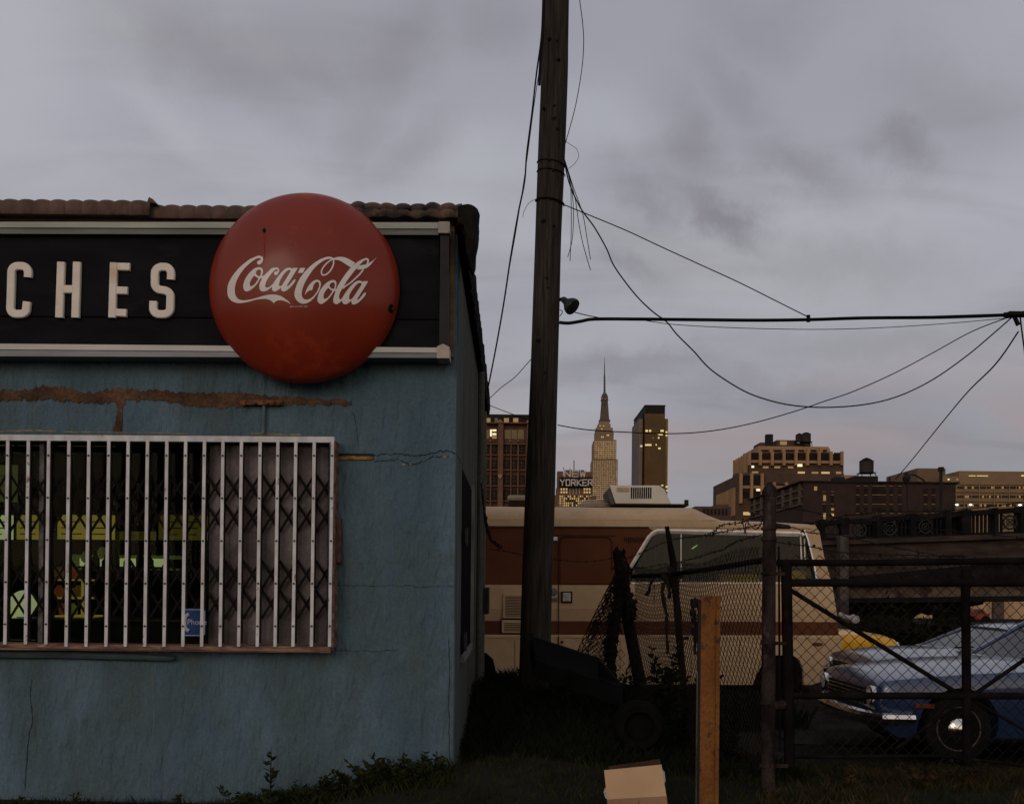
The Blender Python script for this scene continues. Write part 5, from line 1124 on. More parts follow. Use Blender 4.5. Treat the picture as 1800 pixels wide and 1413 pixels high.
# ---------------------------------------------------------------- cars
def car(name, label, X0, Yn, zgnd, Lc, W, body_m, dirx=1, cowl=1.35, zh=.82, zc_=.98, roof=1.38, xa=(1.45, 2.15), xb=(3.6, 4.2), hubs=(.82, 3.6), R=.33, gm=None, grille_m=None, ring=None, dark_side=None):
    Yc2 = Yn+W/2; r = thing(name, (X0+dirx*Lc/2, Yc2, zgnd), label, 'car', 'cars parked in the lot')
    X = lambda x: X0+dirx*x
    st = [(0, .50, .66, .68), (.05, .34, .76, .79), (.2, .24, .80, .84), (cowl*.55, .22, zh, zh+.05), (cowl, .22, zc_-.06, zc_), (Lc*.5, .22, zc_-.06, zc_), (Lc-1.15, .22, zc_-.08, zc_-.02), (Lc-.3, .24, zc_-.12, zc_-.06), (Lc-.05, .36, zc_-.2, zc_-.14), (Lc, .5, .6, .64)]
    st = [tuple(v) for v in spline([Vector((a, c, d)) for a, b, c, d in st], 3)]
    rings = []
    for x, zs, zcn in st:
        x = min(max(x, 0), Lc); end = max(0, min(1, min(x, Lc-x)/.35)); zb = .24+.26*(1-min(1, min(x, Lc-x)/.15)); w2 = W/2*(.90+.10*end**.6)
        rg = [(X(x), Yc2-w2*.90, zb), (X(x), Yc2-w2*.97, (zb*2+zs)/3), (X(x), Yc2-w2, zs-.16), (X(x), Yc2-w2*.985, zs-.06), (X(x), Yc2-w2*.95, zs-.012), (X(x), Yc2-w2*.88, zs), (X(x), Yc2-w2*.8, zs+.004), (X(x), Yc2-w2*.62, zcn-.015), (X(x), Yc2-w2*.3, zcn), (X(x), Yc2, zcn+.004)]
        rg = [(a, b, zgnd+c) for a, b, c in rg]; rings.append(rg+[(a, 2*Yc2-b, c) for a, b, c in reversed(rg[:-1])])
    m_ = MB(); m_.loft(rings); me = m_.mesh('body')
    o = bpy.data.objects.new('tmp', me); COL.objects.link(o); cuts = []
    for hx in hubs:
        c_ = MB(); c_.lathe([(R*1.17, -W), (R*1.17, W)], (X(hx), Yc2, zgnd+R*1.02), 'y', 32); cm = c_.mesh('cut'); k = bpy.data.objects.new('cut', cm); COL.objects.link(k); cuts.append(k)
        md = o.modifiers.new('b', 'BOOLEAN'); md.object = k; md.operation = 'DIFFERENCE'; md.solver = 'EXACT'
    me2 = bpy.data.meshes.new_from_object(o.evaluated_get(bpy.context.evaluated_depsgraph_get()))
    for k in cuts+[o]: bpy.data.objects.remove(k)
    me2.materials.clear(); me2.materials.append(body_m)
    bm = bmesh.new(); bm.from_mesh(me2)
    for f in bm.faces: f.smooth = True
    for e in bm.edges:
        if len(e.link_faces) == 2 and e.calc_face_angle(0) > .6: e.smooth = False
    bm.to_mesh(me2); bm.free(); link('body', me2, r)
    MB().box(min(X(.3), X(Lc-.3)), max(X(.3), X(Lc-.3)), Yc2-W*.36, Yc2+W*.36, zgnd+.25, zgnd+.72).build('chassis', MATS['slot_black'], r)
    wb, wt = W*.43, W*.34; zb, zt = zgnd+zc_-.03, zgnd+roof
    g_ = MB(); B = [(X(xa[0]), Yc2-wb, zb), (X(xb[1]), Yc2-wb, zb), (X(xb[1]), Yc2+wb, zb), (X(xa[0]), Yc2+wb, zb)]; T = [(X(xa[1]), Yc2-wt, zt-.03), (X(xb[0]), Yc2-wt, zt-.03), (X(xb[0]), Yc2+wt, zt-.03), (X(xa[1]), Yc2+wt, zt-.03)]
    g_.add(B+T, [(0,1,5,4), (1,2,6,5), (2,3,7,6), (3,0,4,7)]); go_ = g_.build('window_glass', [gm or glass('car_glass', (.25, .3, .32), 1.5, .03), glass('side_glass', (.05, .05, .06), 1.10, .05)], r)
    for p_ in go_.data.polygons:
        if abs(p_.normal.y) > .6: p_.material_index = 1
    rf = MB(); rs = []
    for fx, zz2, ww in ((-.04, 0, .97), (.10, .035, 1), (.5, .055, 1), (.9, .035, 1), (1.04, -.005, .97)):
        x = xa[1]+(xb[0]-xa[1])*fx; z_ = zt-.03+zz2; w_ = wt*ww
        rs.append([(X(x), Yc2-w_-.012, z_-.035 if 0 < fx < 1 else z_-.012), (X(x), Yc2-w_*.93, z_-.004), (X(x), Yc2-w_*.5, z_+.012), (X(x), Yc2+w_*.5, z_+.012), (X(x), Yc2+w_*.93, z_-.004), (X(x), Yc2+w_+.012, z_-.035 if 0 < fx < 1 else z_-.012)])
    rf.loft(rs); rf.build('roof', body_m, r, smooth=True)
    for sgn in (-1, 1):
        for (x0_, x1_) in ((xa[0], xa[1]), (xb[1], xb[0])):
            MB().tube([(X(x0_), Yc2+sgn*wb, zb-.01), (X(x1_), Yc2+sgn*wt, zt-.03)], .028, 6).build('pillar', body_m, r)
        xm = (xa[1]+xb[0])/2+.05; MB().tube([(X(xm), Yc2+sgn*wb, zb), (X(xm), Yc2+sgn*wt, zt-.03)], .022, 6).build('pillar', body_m, r)
    for sgn in (-1, 1):
        ys_2 = Yc2+sgn*(W/2-.001); sd2 = MB()
        for xd in (cowl+.12, cowl+1.35, cowl+2.2):
            if xd > Lc-.6: continue
            sd2.tube([(X(xd), Yc2+sgn*W*.478, zgnd+zc_-.09), (X(xd), ys_2, zgnd+zc_-.22), (X(xd), ys_2, zgnd+.45)], .004, 4)
        sd2.build('door_gap', MATS['slot_black'], r)
        MB().tube([(X(xa[0]-.02), Yc2+sgn*(wb+.005), zb+.005), (X(xb[1]), Yc2+sgn*(wb+.005), zb+.005)], .009, 5).build('belt_trim', chrome, r)
        hx2 = MB().box(min(X(cowl+1.1), X(cowl+1.28)), max(X(cowl+1.1), X(cowl+1.28)), ys_2-.02, ys_2+.02, zgnd+zc_-.2, zgnd+zc_-.175); hx2.build('door_handle', chrome, r)
    MB().tube([(X(xa[0]-.015), Yc2-wb, zb+.012), (X(xa[0]-.06), Yc2, zb+.02), (X(xa[0]-.015), Yc2+wb, zb+.012)], .012, 5).build('windscreen_trim', chrome, r)
    MB().tube([(X(xa[1]), Yc2-wt, zt-.035), (X(xa[1]-.02), Yc2, zt-.03), (X(xa[1]), Yc2+wt, zt-.035)], .012, 5).build('windscreen_trim', chrome, r)
    MB().bbox(min(X(xa[1]+.3), X(xa[1]+.7)), max(X(xa[1]+.3), X(xa[1]+.7)), Yc2-.5, Yc2+.5, zgnd+.5, zgnd+1.02, .06).build('front_seat', MATS['slot_black'], r)
    for hx in hubs:
        for sgn in (-1, 1): wheel(r, (X(hx), Yc2+sgn*(W/2-.13), zgnd+R), R, .19, dark_rim, ring=ring if sgn < 0 else None, out=sgn)
    bp = MB(); pts = []
    for k in range(13):
        t = -1+k/6; pts.append((X(-.10+.13*abs(t)**3), Yc2+t*W/2*.99, zgnd+.43))
    pts = [(X(.32), Yc2-W/2*1.0, zgnd+.43)]+pts+[(X(.32), Yc2+W/2*1.0, zgnd+.43)]
    bp.tube(pts, .052, 8); bp.build('bumper', chrome, r, smooth=True)
    gg = MB(); gg.box(min(X(-.02), X(.03)), max(X(-.02), X(.03)), Yc2-W*.30, Yc2+W*.30, zgnd+.52, zgnd+.68); gg.build('grille', MATS['slot_black'], r)
    gb = MB()
    for z_ in (.53, .57, .61, .65): gb.box(min(X(-.03), X(-.015)), max(X(-.03), X(-.015)), Yc2-W*.30, Yc2+W*.30, zgnd+z_, zgnd+z_+.008)
    gb.build('grille_bars', chrome, r)
    for sgn in (-1, 1):
        h = MB(); c_ = (X(-.0), Yc2+sgn*W*.385, zgnd+.62); s_ = -dirx
        h.lathe([(.095, -s_*.04), (.10, s_*.03), (.088, s_*.035)], c_, 'x', 24); hh = h.build('headlight', chrome, r, smooth=True)
        MB().lathe([(.087, s_*.02), (.06, s_*.045), (.001, s_*.055)], c_, 'x', 20).build('lens', mat('headlight_lens', (.35, .36, .38), None, 8, .12, spec=.8), hh, smooth=True)
    wp = MB(); q = Vector((X(cowl+.05), Yc2-W*.22, zgnd+zc_+.02)); wp.tube([q, q+Vector((dirx*.08, -.35, .03))], .010, 5); wp.build('wiper', MATS['slot_black'], r)
    sm = MB(); q = (X(.42), Yc2-W/2*1.0, zgnd+.55); sm.box(min(q[0]-.09, q[0]+.09), q[0]+.09, q[1]-.006, q[1]+.03, q[2]-.02, q[2]+.02); sm.build('side_marker_lamp', mat('amber_lamp', (.12, .025, .012), None, 5, .4), r)
    return r
bluep = mat('blue_car_paint', (.016, .034, .092), (.013, .028, .078), 2, .3, metal=.2, coat=.8, spec=.5)
silv = mat('slate_car_paint', (.045, .06, .09), (.04, .053, .08), 2, .3, metal=.3, coat=.8, spec=.5)
yel = mat('taxi_yellow', (.62, .32, .02), (.55, .28, .02), 2, .35, coat=.5)
ringm = mat('whitewall_dull', (.085, .065, .055), (.05, .04, .035), 9, .7)
c1 = car('parked_car', 'nearest blue parked car with whitewall tyre behind the gate', P(1548, 1200, 9.4).x, 9.4, -.27, 4.7, 1.85, bluep, cowl=1.55, zh=.86, zc_=.95, roof=1.40, xa=(1.62, 2.3), hubs=(.76, 3.6), ring=ringm)
c2 = car('parked_car', 'slate grey coupe with dark windows behind the nearest blue car', 4.45, 12.3, -.29, 4.6, 1.8, silv, cowl=1.2, zh=.84, zc_=.90, roof=1.19, xa=(1.25, 1.9), xb=(2.8, 3.7), hubs=(.8, 3.5), gm=glass('coupe_glass', (.06, .06, .08), 1.45, .04))
yy_ = 17.6
c3 = car('parked_car', 'yellow parked car with its nose to the right beyond the motorhome', P(1583, 1120, yy_).x, yy_, -.3, 4.7, 1.85, yel, dirx=-1, cowl=1.35, zh=.86, zc_=.90, roof=1.32, xa=(1.35, 2.0), R=.23)
m_ = MB(); m_.tube([P(1498, 1116, yy_+.3), P(1496, 1098, yy_+.3)], .006, 5); m_.build('antenna', chrome, c3)

# ---------------------------------------------------------------- stone ramp with balustrade
RM = 30.0
stone = mat('sooty_stone', (.050, .034, .028), (.018, .013, .012), 2.2, .9, bump=.5, stretch=(.5, 1, 2.2), third=(.08, .055, .042), tscale=1.6, tcut=(.55, .68))
sootd = mat('sooty_iron', (.012, .011, .012), (.007, .006, .007), 3, .9, spec=.015, third=(.022, .02, .02), tscale=3, tcut=(.6, .7))
ra = thing('elevated_ramp', P(1640, 1124, RM), 'sooty stone and iron elevated roadway ramp with ornate railing', 'bridge')
def sl_(x, yl, yr): return yl+(yr-yl)*(x-1440)/(1800-1440)
def quad(x0, x1, t, b, Y0, Y1, m, nm, par=ra, k=1):
    pts = [(x0, sl_(x0, *b)), (x1, sl_(x1, *b)), (x1, sl_(x1, *t)), (x0, sl_(x0, *t))]; return MB().prism(pxz(pts, Y0), Y0, Y1).build(nm, m, par)
quad(1380, 2050, (957, 945), (1018, 985), RM, RM+.5, stone, 'stone_wall'); quad(1380, 2050, (1018, 985), (1032, 1022), RM-.15, RM+6, sootd, 'girder')
quad(1380, 2050, (1031, 1022), (1052, 1047), RM+.1, RM+.6, mat('stone_band', (.10, .075, .058), (.05, .036, .03), 2, .9, bump=.4, third=(.03, .02, .02), tscale=2.6), 'stone_band')
quad(1380, 2050, (1052, 1047), (1060, 1057), RM-.1, RM+6, sootd, 'deck_edge')
quad(1380, 2050, (950, 937), (958, 946), RM-.2, RM+.7, stone, 'cornice')
quad(1380, 2050, (916, 891), (923, 900), RM-.05, RM+.25, sootd, 'top_rail')
quad(1380, 2050, (946, 933), (951, 938), RM-.05, RM+.25, sootd, 'lower_rail')
for x in range(1444, 1830, 33):
    pass
for x, w_ in ((1446, 4), (1486, 7), (1546, 5), (1607, 5), (1668, 5), (1700, 8), (1752, 3), (1799, 4)):
    quad(x-w_, x+w_, (913, 889), (952, 939), RM-.1, RM+.35, sootd, 'railing_post')
def medallion(x):
    yc = (sl_(x, 923, 900)+sl_(x, 946, 933))/2; q = P(x, yc, RM); m_ = MB()
    for rr_, tb in ((.2, .035), (.10, .02)):
        pts = [(q.x+rr_*math.cos(t*.3927), RM+.05, q.z+rr_*math.sin(t*.3927)) for t in range(17)]; m_.tube(pts, tb, 5, False)
    for k in range(4): a_ = k*math.pi/2+.785; m_.tube([(q.x, RM+.05, q.z), (q.x+.3*math.cos(a_), RM+.05, q.z+.3*math.sin(a_))], .022, 4)
    m_.build('medallion', mat('iron_medallion', (.022, .023, .022), None, 5, .7), ra)
for x in (1462, 1512, 1565, 1628, 1777): medallion(x)
for x in list(range(1522, 1558, 7))+list(range(1578, 1600, 7))+list(range(1640, 1664, 7))+list(range(1712, 1766, 7)): quad(x-1.6, x+1.6, (922, 899), (947, 934), RM+.05, RM+.12, sootd, 'baluster')
MB().prism(pxz([(1514,922),(1700,907),(1700,940),(1514,946)], RM+.3), RM+.3, RM+.34).build('railing_panel', sootd, ra)
for x in (1484,): MB().prism(pxz([(x-7,940),(x+8,940),(x+8,1135),(x-7,1135)], RM-.5), RM-.5, RM-.1).build('pier', mat('pier_stone', (.075, .062, .056), (.03, .026, .024), 3, .9, bump=.3, stretch=(1, 1, .5)), ra)
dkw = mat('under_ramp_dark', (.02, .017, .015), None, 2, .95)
def dq(pts): MB().prism(pxz(pts, RM+2), RM+2, RM+2.4).build('dark_void_sheet', dkw, ra)  # dark sheets added for the black void under the deck
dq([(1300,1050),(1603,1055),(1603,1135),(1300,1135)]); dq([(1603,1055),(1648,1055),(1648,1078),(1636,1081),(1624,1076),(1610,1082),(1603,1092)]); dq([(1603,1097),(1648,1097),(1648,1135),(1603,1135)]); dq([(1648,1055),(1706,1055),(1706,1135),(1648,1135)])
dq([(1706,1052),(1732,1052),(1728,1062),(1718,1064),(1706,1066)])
MB().box(P(1380,1000,RM).x, P(2050,1000,RM).x, RM+6, RM+6.3, P(1700,1060,RM).z, P(1700,1000,RM).z).build('far_parapet', sootd, ra)
tw = thing('tan_shed', P(1700, 1100, 55), 'tan ribbed shed wall seen under the ramp', 'building'); m_ = MB(); rows = []
x0 = P(1560, 1070, 55).x; x1 = P(2000, 1070, 55).x
tanw = mat('tan_cladding', (.42, .28, .17), (.34, .22, .13), 1, .8)
for k in range(45): xx = x0+(x1-x0)*k/44; m_.v += [(xx, 55-.12*(k % 2), -.3), (xx, 55-.12*(k % 2), P(1700, 1046, 55).z)]
m_.f += [(2*k, 2*k+2, 2*k+3, 2*k+1) for k in range(44)]; m_.build('cladding', tanw, tw)
m_ = MB(); x0, x1_, z0, z1 = RC(1744, 1762, 1050, 1095, 54.8); m_.box(x0, x1_, 54.6, 54.85, -.3, z1); m_.build('downpipe_box', mat('shed_dark', (.08, .06, .05), None, 3, .8), tw)
rc_ = thing('red_pickup', P(1720, 1092, 50), 'small distant red vehicle under the ramp', 'vehicle')
m_ = MB(); m_.prism(pxz([(1699,1088),(1740,1088),(1740,1080),(1733,1077),(1729,1070),(1712,1070),(1708,1078),(1700,1082)], 50), 50, 51.7); m_.build('body', mat('dull_red', (.22, .05, .03), None, 3, .5), rc_)
m_ = MB(); m_.prism(pxz([(1714,1072),(1727,1072),(1730,1078),(1711,1078)], 49.98), 49.97, 49.995); m_.build('window', mat('dark_glass', (.05, .05, .05), None, 3, .2), rc_)
for x_ in (1707, 1733): q = P(x_, 1090, 50); MB().lathe([(.2, -.1), (.24, 0), (.2, .1)], (q.x, 50, q.z), 'y', 14).build('wheel', tyre_m, rc_, smooth=True)
# shadowy bushes beneath the ramp
def bush(px, py, Y, w_, h_, label):
    rnd = random.Random(px); q = P(px, py, Y); r = thing('bush', (q.x, Y, -.3), label, 'bush', 'dark bushes under the ramp'); m_ = MB()
    for _ in range(700):
        a_, b_, c_ = rnd.gauss(0, .4)*w_, rnd.gauss(0, .3)*w_*.5, abs(rnd.gauss(0, .5))*h_; s_ = rnd.uniform(.05, .14); p = Vector((q.x+a_, Y+b_, -.3+c_))
        d1 = Vector((rnd.uniform(-1, 1), rnd.uniform(-1, 1), rnd.uniform(-1, 1))).normalized()*s_; d2 = d1.cross(Vector((rnd.uniform(-1, 1), 0, 1))).normalized()*s_*.5; m_.add([p-d1, p+d2, p+d1, p-d2], [(0, 1, 2, 3)])
    m_.build('foliage', leafd, r); m_ = MB()
    for k in range(5): m_.tube([(q.x+(k-2)*.1, Y, -.3), (q.x+(k-2)*.3*w_, Y, -.3+h_*.8)], .02, 4)
    m_.build('stem', leafd, r)
bush(1545, 1110, 27, 1.1, 1.0, 'dark bush left under the ramp behind the mirror'); bush(1660, 1110, 27.5, 1.0, .8, 'dark bush in the middle under the ramp'); bush(1600, 1110, 28, .9, .5, 'low dark bush between the other two')

# ---------------------------------------------------------------- skyline
lit = mat('lit_window', (.3, .22, .1), None, 3, .5, emit=(.72, .5, .2), estr=.6)
litb = mat('lit_window_bright', (.4, .4, .3), None, 3, .5, emit=(.95, .85, .5), estr=1.0)
litd = mat('lit_window_dim', (.2, .13, .06), None, 3, .5, emit=(.32, .20, .08), estr=.6)
lity = mat('lit_window_yellow', (.4, .4, .1), None, 3, .5, emit=(.85, .7, .36), estr=.65)
dwin = mat('dark_window', (.025, .018, .016), (.014, .011, .011), .5, .6, spec=.015)
glw = mat('glow_window', (.3, .2, .1), None, .3, .6, emit=(.46, .33, .17), estr=.62)
esw = mat('stone_window', (.12, .08, .05), None, .3, .6)
def windows(par, rects, Y, depth=.3, first=100):
    """rects: (x0, x1, y0, y1, material); up to `first` as single parts, lit ones first, the rest one piece"""
    rects = sorted(rects, key=lambda r: 0 if r[4] in (litb, lity) else (1 if r[4] is lit else 2))
    for r in rects[:first]:
        x0, x1, z0, z1 = RC(*r[:4], Y); MB().box(x0, x1, Y-depth, Y-.002, z0, z1).build('window', r[4], par)
    groups = {}
    for r in rects[first:]: groups.setdefault(r[4].name, []).append(r)
    if groups:
        m_ = MB(); idx = []; ml = []
        for nm, rs in groups.items():
            mi = len(ml); ml.append(rs[0][4])
            for r in rs:
                x0, x1, z0, z1 = RC(*r[:4], Y); m_.box(x0, x1, Y-depth, Y-.002, z0, z1); idx += [mi]*6
        o = m_.build('window', ml, par, kind='stuff')
        for p, i in zip(o.data.polygons, idx): p.material_index = i
def blk_(mb, x0p, x1p, ytop, Y, dep, ybot=None):
    x0, x1, z0, z1 = RC(x0p, x1p, ytop, ybot or ytop+1, Y); a_ = P(x0p, ytop, Y); mb.box(x0, x1, Y, Y+dep, -.3 if ybot is None else z0, P((x0p+x1p)/2, ytop, Y).z)
rw = random.Random(12)
# brick loft, left
ldim = mat('lit_window_faint', (.10, .07, .04), None, 3, .5, emit=(.14, .09, .04), estr=.3)
Y0 = 140
brick = mat('loft_brick', (.085, .046, .032), (.06, .034, .025), .5, .9, third=(.105, .057, .04), tscale=.25)
lo = thing('brick_loft', P(890, 1050, Y0), 'dark brown brick loft building left of the utility pole', 'building')
m_ = MB(); blk_(m_, 770, 958, 742, Y0, 25); m_.build('wall', brick, lo)
m_ = MB(); blk_(m_, 770, 957, 728, Y0+1.2, 22); m_.build('attic', mat('attic_dark', (.02, .017, .016), None, 1, .9), lo)
pr_ = MB()
for x0, x1 in ((874.5, 883.5), (925, 934), (826, 835)):
    a0, a1, z0, z1 = RC(x0, x1, 744, 1040, Y0-.8); pr_.box(a0, a1, Y0-.8, Y0, -.3, z1)
for x0, x1 in ((860.5, 863), (896.3, 898.3), (908.5, 911), (922.5, 924.5)):
    a0, a1, z0, z1 = RC(x0, x1, 780, 1040, Y0-.35); pr_.box(a0, a1, Y0-.35, Y0, -.3, z1)
for y in (779.5, 799, 825.5, 853.5, 880): a0, a1, z0, z1 = RC(800, 958, y, y+1.5, Y0-.45); pr_.box(a0, a1, Y0-.45, Y0, z0, z1)
a0, a1, z0, z1 = RC(800, 958, 742, 744, Y0-.9); pr_.box(a0, a1, Y0-.9, Y0, z0, z1)
pr_.build('piers', mat('loft_pier', (.135, .07, .048), (.10, .052, .036), .6, .9), lo)
cap_ = mat('pier_cap', (.22, .15, .10), None, 2, .8)
for x in (879, 929): MB().prism(pxz([(x-4.5,743),(x+4.5,743),(x+3,739),(x,736.5),(x-3,739)], Y0-1), Y0-1, Y0-.1).build('pier_cap', cap_, lo)
for x in (879, 929): MB().prism(pxz([(x-4,833.5),(x+4,833.5),(x+3,838),(x,841.5),(x-3,838)], Y0-1), Y0-1, Y0-.75).build('pier_keystone', mat('keystone', (.28, .17, .12), None, 2, .8), lo)
W_ = []
cols = [(852, 859.5), (863.5, 873.5), (885, 895.8), (898.8, 908), (911.5, 922), (836, 845), (936, 948)]
for a_, b_ in cols:
    for y0, y1 in ((783, 797), (808, 823), (835, 851), (861, 878)): W_.append((a_, b_, y0, y1, dwin))
for a_, b_ in ((854, 860), (887, 898), (899, 909), (910, 921)): W_.append((a_, b_, 755.5, 771.5, ldim))
for a_, b_ in ((862, 872),): W_ += [(861.5, 864.5, 755, 767, litb), (865.5, 872.5, 755, 758, litb), (865.5, 872.5, 761.5, 764.5, litb), (865, 873, 765.5, 771, litd)]
windows(lo, W_, Y0, .12)
windows(lo, [(853, 862, 735, 742, litd), (869.5, 875, 735, 742, ldim), (886, 894.5, 735, 742, litd), (902, 911, 735, 742, litd)], Y0+1.2, .1)
mm = MB()
for a_, b_ in cols:
    for y0, y1 in ((783, 797), (808, 823), (835, 851), (861, 878)):
        for t in (.36, .68): x0, x1, z0, z1 = RC(a_, b_, y0+(y1-y0)*t-.25, y0+(y1-y0)*t+.25, Y0-.13); mm.box(x0, x1, Y0-.16, Y0-.13, z0, z1)
        x0, x1, z0, z1 = RC((a_+b_)/2-.25, (a_+b_)/2+.25, y0, y1, Y0-.13); mm.box(x0, x1, Y0-.165, Y0-.131, z0, z1)
mm.build('glazing_bars', mat('glazing_bar', (.11, .07, .05), None, 2, .8), lo)
m_ = MB()
for x in (862, 896.5, 910.5): q = P(x, 775, Y0-.3); m_.lathe([(.001, -.2), (.12, -.1), (.12, .3)], q, 'y', 10)
m_.build('wall_boss', mat('boss', (.3, .2, .14), None, 2, .8), lo)
# art deco hotel with roof sign
Y0 = 1100
hb = mat('hotel_brick', (.15, .09, .06), (.11, .065, .045), .05, .9)
ho = thing('sign_hotel', P(1008, 1030, Y0), 'stepped brown hotel tower with big roof letters beside the pole', 'building')
m_ = MB(); blk_(m_, 979, 1041, 856, Y0, 30); blk_(m_, 972, 982, 870, Y0-2, 25); blk_(m_, 1036, 1048, 872, Y0-2, 25); blk_(m_, 985, 1035, 836, Y0+3, 22); blk_(m_, 992, 1016, 826, Y0+6, 14); blk_(m_, 980, 990, 828, Y0+4, 16); blk_(m_, 1027, 1041, 829, Y0+5, 16); blk_(m_, 1018, 1027, 826, Y0+6, 14)
m_.build('wall', hb, ho)
m_ = MB(); q0, q1, z0, z1 = RC(1001, 1021, 856, 868, Y0-.8)
for x in (1002, 1007.5, 1013, 1018.5): a0, a1, z0, z1 = RC(x-.8, x+.8, 857, 869, Y0-1.2); m_.box(a0, a1, Y0-1.2, Y0, z0, z1)
a0, a1, z0, z1 = RC(1001, 1020, 855, 857, Y0-1.2); m_.box(a0, a1, Y0-1.3, Y0, z0, z1); m_.build('arcade', mat('hotel_stone', (.35, .28, .22), None, .1, .8), ho)
W_ = []
for y in (858, 863.5): 
    for x in (985.5, 990, 994.5, 1026, 1030.5, 1035): W_.append((x, x+2.8, y, y+3.2, lit))
for y in range(871, 890, 4):
    for x in [980+k*3.6 for k in range(17)]: W_.append((x, x+2, y, y+2.4, rw.choice([lit, litd, lit, dwin])))
windows(ho, W_, Y0, .8)
m_ = MB(); q = P(1009, 826, Y0+10); m_.tube([q, P(1009, 809, Y0+10)], .5, 5); m_.tube([P(991, 826, Y0+10), P(991, 821, Y0+10)], .4, 5); m_.tube([P(1002, 826, Y0+10), P(1002, 822, Y0+10)], .3, 5); m_.build('mast', MATS['sooty_iron'], ho)
lm = mat('sign_letter_pale', (.52, .46, .42), None, .3, .6)
def px_letters(word, x0, x1, yt, yb, par, Y, w_=1.7):
    G = {'N': [[(0,1),(0,0)],[(0,0),(1,1)],[(1,1),(1,0)]], 'E': [[(0,0),(0,1)],[(0,0),(1,0)],[(0,.5),(.8,.5)],[(0,1),(1,1)]], 'W': [[(0,0),(.25,1)],[(.25,1),(.5,.2)],[(.5,.2),(.75,1)],[(.75,1),(1,0)]],
         'Y': [[(0,0),(.5,.5)],[(1,0),(.5,.5)],[(.5,.5),(.5,1)]], 'O': [[(.1,0),(.9,0)],[(.1,1),(.9,1)],[(.05,0),(.05,1)],[(.95,0),(.95,1)]], 'R': [[(0,0),(0,1)],[(0,0),(.9,0)],[(.9,0),(.9,.5)],[(0,.5),(.9,.5)],[(.4,.5),(1,1)]], 'K': [[(0,0),(0,1)],[(1,0),(.1,.5)],[(.1,.5),(1,1)]]}
    n = len(word); cw = (x1-x0)/n
    for i, c_ in enumerate(word):
        m_ = MB(); xa_, xb_ = x0+i*cw, x0+i*cw+cw*.72
        for k, ((u0_, v0_), (u1_, v1_)) in enumerate(G[c_]):
            a_ = P(xa_+(xb_-xa_)*u0_, yt+(yb-yt)*v0_, Y); b_ = P(xa_+(xb_-xa_)*u1_, yt+(yb-yt)*v1_, Y); d = (b_-a_).normalized(); n_ = Vector((-d.z, 0, d.x))*w_*Y/F/2; a_ = a_-d*w_*Y/F/2; b_ = b_+d*w_*Y/F/2
            m_.prism([(p.x, p.z) for p in (a_+n_, a_-n_, b_-n_, b_+n_)], Y+.02*k, Y+.5+.02*k)
        m_.build('letter', lm, par)
rs_ = thing('roof_sign', P(1010, 855, Y0-6), 'two rows of pale block letters standing on the hotel roof', 'sign')
px_letters('NEW', 992.5, 1033, 827.5, 837.5, rs_, Y0-6); px_letters('YORKER', 985, 1044, 843, 853, rs_, Y0-6)
m_ = MB()
for y in (839, 855.5): m_.tube([P(983, y, Y0-5), P(1042, y, Y0-5)], .4, 4)
for x in range(986, 1042, 6): m_.tube([P(x, 840, Y0-4.8), P(x, 857, Y0-4.8)], .25, 4)
m_.build('scaffold', MATS['sooty_iron'], rs_)
m_ = MB(); 
m_.prism(pxz([(983,840),(1041,840),(1041,856.5),(983,856.5)], Y0-4), Y0-4, Y0-3.5); m_.build('backing', MATS['attic_dark'], rs_)
# the tall limestone skyscraper with mast
Y0 = 2000
ls = mat('limestone', (.235, .155, .10), (.20, .135, .088), .03, .85); lsd = mat('limestone_dark', (.10, .075, .065), (.07, .055, .05), .03, .8, metal=.0)
es = thing('skyscraper', P(1063, 1030, Y0), 'tall tapering limestone skyscraper with needle spire and many lit windows', 'building')
m_ = MB(); blk_(m_, 1041.8, 1085, 807, Y0, 45); blk_(m_, 1039.8, 1044, 812, Y0+6, 30); blk_(m_, 1044.5, 1083, 773, Y0+3, 40); blk_(m_, 1042, 1046, 779, Y0+8, 28); blk_(m_, 1046.8, 1078.3, 758, Y0+6, 34); blk_(m_, 1048, 1077.3, 751.5, Y0+7, 32); blk_(m_, 1051.5, 1073.5, 745, Y0+8, 30); blk_(m_, 1054, 1071.5, 741, Y0+10, 26)
m_.build('tower', ls, es)
m_ = MB()
for xa_, xb_, yt, Yq in ((1041.8, 1085, 807, Y0), (1044.5, 1083, 773, Y0+3), (1046.8, 1078.3, 758, Y0+6)):
    n = 14 if Yq == Y0 else 13; bottom = 1000 if Yq == Y0 else (807 if Yq == Y0+3 else 773)
    for k in range(n+1):
        x = xa_+(xb_-xa_)*k/n; a0, a1, z0, z1 = RC(x-.45, x+.45, yt, bottom, Yq-.7); m_.box(a0, a1, Yq-.7, Yq, z0, z1)
m_.build('ribs', mat('limestone_rib', (.23, .16, .11), None, .03, .85), es)
W_ = []; W2 = []; W3 = []
for y in [776+3.45*k for k in range(32)]:
    for k in range(14):
        if y > 808: W_.append((1041.8+43.2*(k+.5)/14-.85, 1041.8+43.2*(k+.5)/14+.85, y, y+1.5, rw.choice([glw]*7+[litd, litd, lit if rw.random() < .5 else glw])))
    if y <= 806:
        for k in range(13): W2.append((1044.5+38.5*(k+.5)/13-.85, 1044.5+38.5*(k+.5)/13+.85, y, y+1.5, rw.choice([glw]*7+[litd, litd, lit if rw.random() < .5 else glw])))
windows(es, W_, Y0, .6, 60)
windows(es, W2, Y0+3, .6, 28)
W3 = [(1056, 1061, 767, 769, lity), (1066, 1071, 764, 766, lity), (1062, 1065.5, 774.5, 776.5, lity), (1070, 1072, 775.5, 777.5, lity), (1054, 1056, 748, 749.5, lit), (1060, 1062, 748, 749.5, lit), (1057, 1059, 753, 755, lit)]
